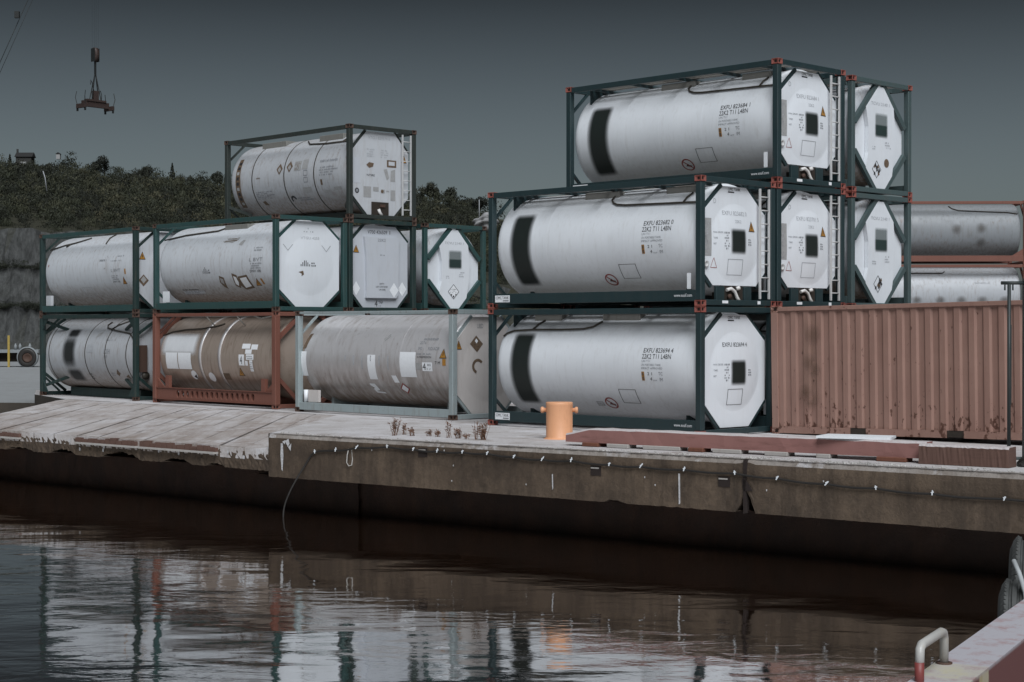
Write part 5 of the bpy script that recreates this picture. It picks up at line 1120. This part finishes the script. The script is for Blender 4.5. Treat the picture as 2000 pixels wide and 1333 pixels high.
# single trees on the skyline
M['bark'] = flat('bark', (.05, .042, .034), .9)
M['skyline'] = leaf_mat('skyline_foliage', [(.010, .013, .008), (.020, .023, .013), (.030, .032, .018)], False)
tl = [(100, 'broad', 4, 'small broad tree on the ridge right of the hilltop hut'), (205, 'broad', 7.5, 'large rounded tree cluster on the ridge midway between hut and containers'), (285, 'broad', 5, 'round bushy tree on the ridge right of the large cluster'), (337, 'cone', 5.5, 'slim pointed conifer on the ridge left of the stack'), (372, 'broad', 3.5, 'low bushy tree where the ridge dips left of the top container'), (425, 'broad', 7, 'round crowned tree on the ridge just left of the top container'),
      (825, 'broad', 7, 'tall round tree on the ridge just right of the top container'), (848, 'broad', 5, 'bushy tree second on the ridge right of the top container'), (878, 'broad', 6.5, 'tallest dark tree in the middle of the short ridge piece'), (917, 'broad', 5, 'low dark tree on the ridge before the last green one'), (936, 'broad', 6.5, 'square topped greener tree last on the ridge before the green stack'), (20, 'cone', 4.5, 'small pointed conifer left of the hilltop hut')]
for i, (px, kind, h, lab) in enumerate(tl):
    Y = 418.0; z = float(ground(px, Y)) - .4; t = thing('conifer' if kind == 'cone' else 'broadleaf_tree', lab, 'tree', ((px - 1000) / 3282 * Y, Y, z), 0, 'single trees on the skyline'); rgt = np.random.default_rng(300 + i)
    MB().tube([(0, 0, 0), (.05, 0, h * .3), (.0, .05, h * .7)], [.22, .16, .05], 8).tube([(.05, 0, h * .3), (h * .15, 0, h * .55)], [.1, .03], 6).tube([(.03, 0, h * .35), (-h * .14, .1, h * .6)], [.1, .03], 6).build('trunk', 'bark', t)
    if kind == 'cone':
        n = 420; zz = rgt.uniform(.1, 1, n); q = leaf_cloud(rgt, n, .1, .1, .18).reshape(n, 4, 3); q -= q.mean(1, keepdims=True); a = rgt.uniform(0, 6.28, n); rad = (1 - zz) * h * .22 * rgt.uniform(.6, 1.1, n); q += np.stack([rad * np.cos(a), rad * np.sin(a), zz * h], 1)[:, None]; q = q.reshape(-1, 3)
    else:
        h *= .8; q = leaf_cloud(rgt, 1500, h * .42, h * .9, .17); q[:, 2] += h * .12
    link('crown', quads_mesh('crown', q, 'skyline'), t)
# hut, white hut, pale pole on the hill
M['hut'] = flat('hut_wall', (.045, .045, .042), .9); M['hut_roof'] = flat('hut_roof', (.022, .022, .022), .9)
def at(px, py, Y): return ((px - 1000) / 3282 * Y, Y, HC + (644 - py) / 3282 * Y)
x, y, z = at(50, 302, 416); t = thing('hilltop_hut', 'small dark hut with a flat gabled roof on the hilltop at the left', 'hut', (x, y, float(ground(50, 416)) - .2)); t.scale = (1, 1, 1.72)
MB().box(-1.9, 1.9, -1.5, 1.5, 0, 2.2).build('wall', 'hut', t); rf = MB().prism([(-1.8, 2.2), (1.8, 2.2), (0, 2.9)], -2.2, 2.2, 'x').build('roof', 'hut_roof', t); MB().box(-2.1, -1.7, -.2, .2, 2.6, 3.4).build('chimney', 'hut', rf); MB().box(-.7, .7, -1.53, -1.49, .4, 1.5).build('window', 'grey_print', t)
x, y, z = at(115, 307, 400); t = thing('hillside_shed', 'tiny pale shed among the bushes below the ridge', 'shed', (x, y, z - .6)); MB().box(-.45, .45, -.5, .5, 0, 1.2).build('wall', 'grey_print', t); MB().prism([(-.6, 1.2), (.6, 1.2), (0, 1.6)], -.6, .6, 'y').build('roof', 'hut_roof', t)
x, y, z = at(92, 360, 230); t = MB().tube([(0, 0, -1), (-.25, 0, .9), (-.52, 0, 1.75)], [.09, .075, .05], 6).build('dead_trunk', 'ink_pale', None, (x, y, z)); tag(t, 'bare pale leaning trunk among the dark bushes', 'dead tree')
x, y, z = at(936, 425, 230); t = MB().tube([(0, 0, -1), (0, 0, 2.4)], .05, 6).build('pale_pole', 'ink_pale', None, (x, y, z)); tag(t, 'thin pale pole on the slope left of the green stack', 'pole')
M['palerock'] = concrete('pale_rock', (.40, .40, .41), (.25, .25, .25), (.12, .11, .10), .5)
for (px, py, Y, sx, sz, lab) in ((950, 436, 186, 1.3, .9, 'pale bare rock outcrop on the slope beside the green stack'),):
    mb = MB(); bmesh.ops.create_icosphere(mb.bm, subdivisions=4, radius=1); rr = random.Random(px)
    for v in mb.bm.verts: v.co = Vector((v.co.x * sx, v.co.y * 1.0, v.co.z * sz)) * (1 + .18 * math.sin(v.co.x * 5 + px) + .14 * math.sin(v.co.z * 8 + v.co.y * 6))
    tag(mb.build('rock_outcrop', 'palerock', None, at(px, py, Y)), lab, 'rock')
# parked flatbed trailer at the far left
M['yellow'] = flat('yellow_stake', (.42, .30, .07), .6); M['trailer_pale'] = flat('pale_trailer_rail', (.26, .28, .29), .6)
x, y, z = at(40, 700, 112); t = thing('flatbed_trailer', 'parked flatbed trailer with yellow stakes and a large wheel, far left', 'trailer', (x, y, 1.28))
MB().box(-4.2, 1.45, -.9, 1.1, .95, 1.15).build('bed', 'trailer_pale', t); MB().box(-4.0, .6, -.3, .5, .35, .95).build('chassis', 'dark', t)
for x_ in (-1.35, -.5): MB().box(x_ - .07, x_ + .07, -.98, -.90, .0 if x_ > -1 else .3, 2.1).build('stake', 'yellow', t)
for x_ in (-2.1, .72):
    wh = thing('wheel', None, None) if False else None
    w_ = MB().lathe_x([(-.16, .34), (-.2, .5), (-.16, .62), (.16, .62), (.2, .5), (.16, .34)], 0, 32).build('wheel', 'rubber', t, (x_, -.82, .62), (0, 0, R(90))); MB().lathe_x([(.10, 0), (.10, .2), (.14, .24), (.10, .34), (-.1, .34)], 0, 24).build('rim', 'cast_rust', w_, (0, 0, 0), (0, 0, math.pi))
    MB().lathe_x([(-.14, .62), (-.15, .69), (.15, .69), (.14, .62)], 0, 32).build('mudguard', 'trailer_pale', t, (x_, -.82, .66), (0, 0, R(90)))
for x_ in (-.15, .15, .8): MB().lathe_z([(1.15, .0), (1.15, .10), (1.42, .10), (1.5, .05), (1.56, .04), (1.56, 0)], 12).build('gas_bottle', 'trailer_pale', t, (x_, -.6, 0))
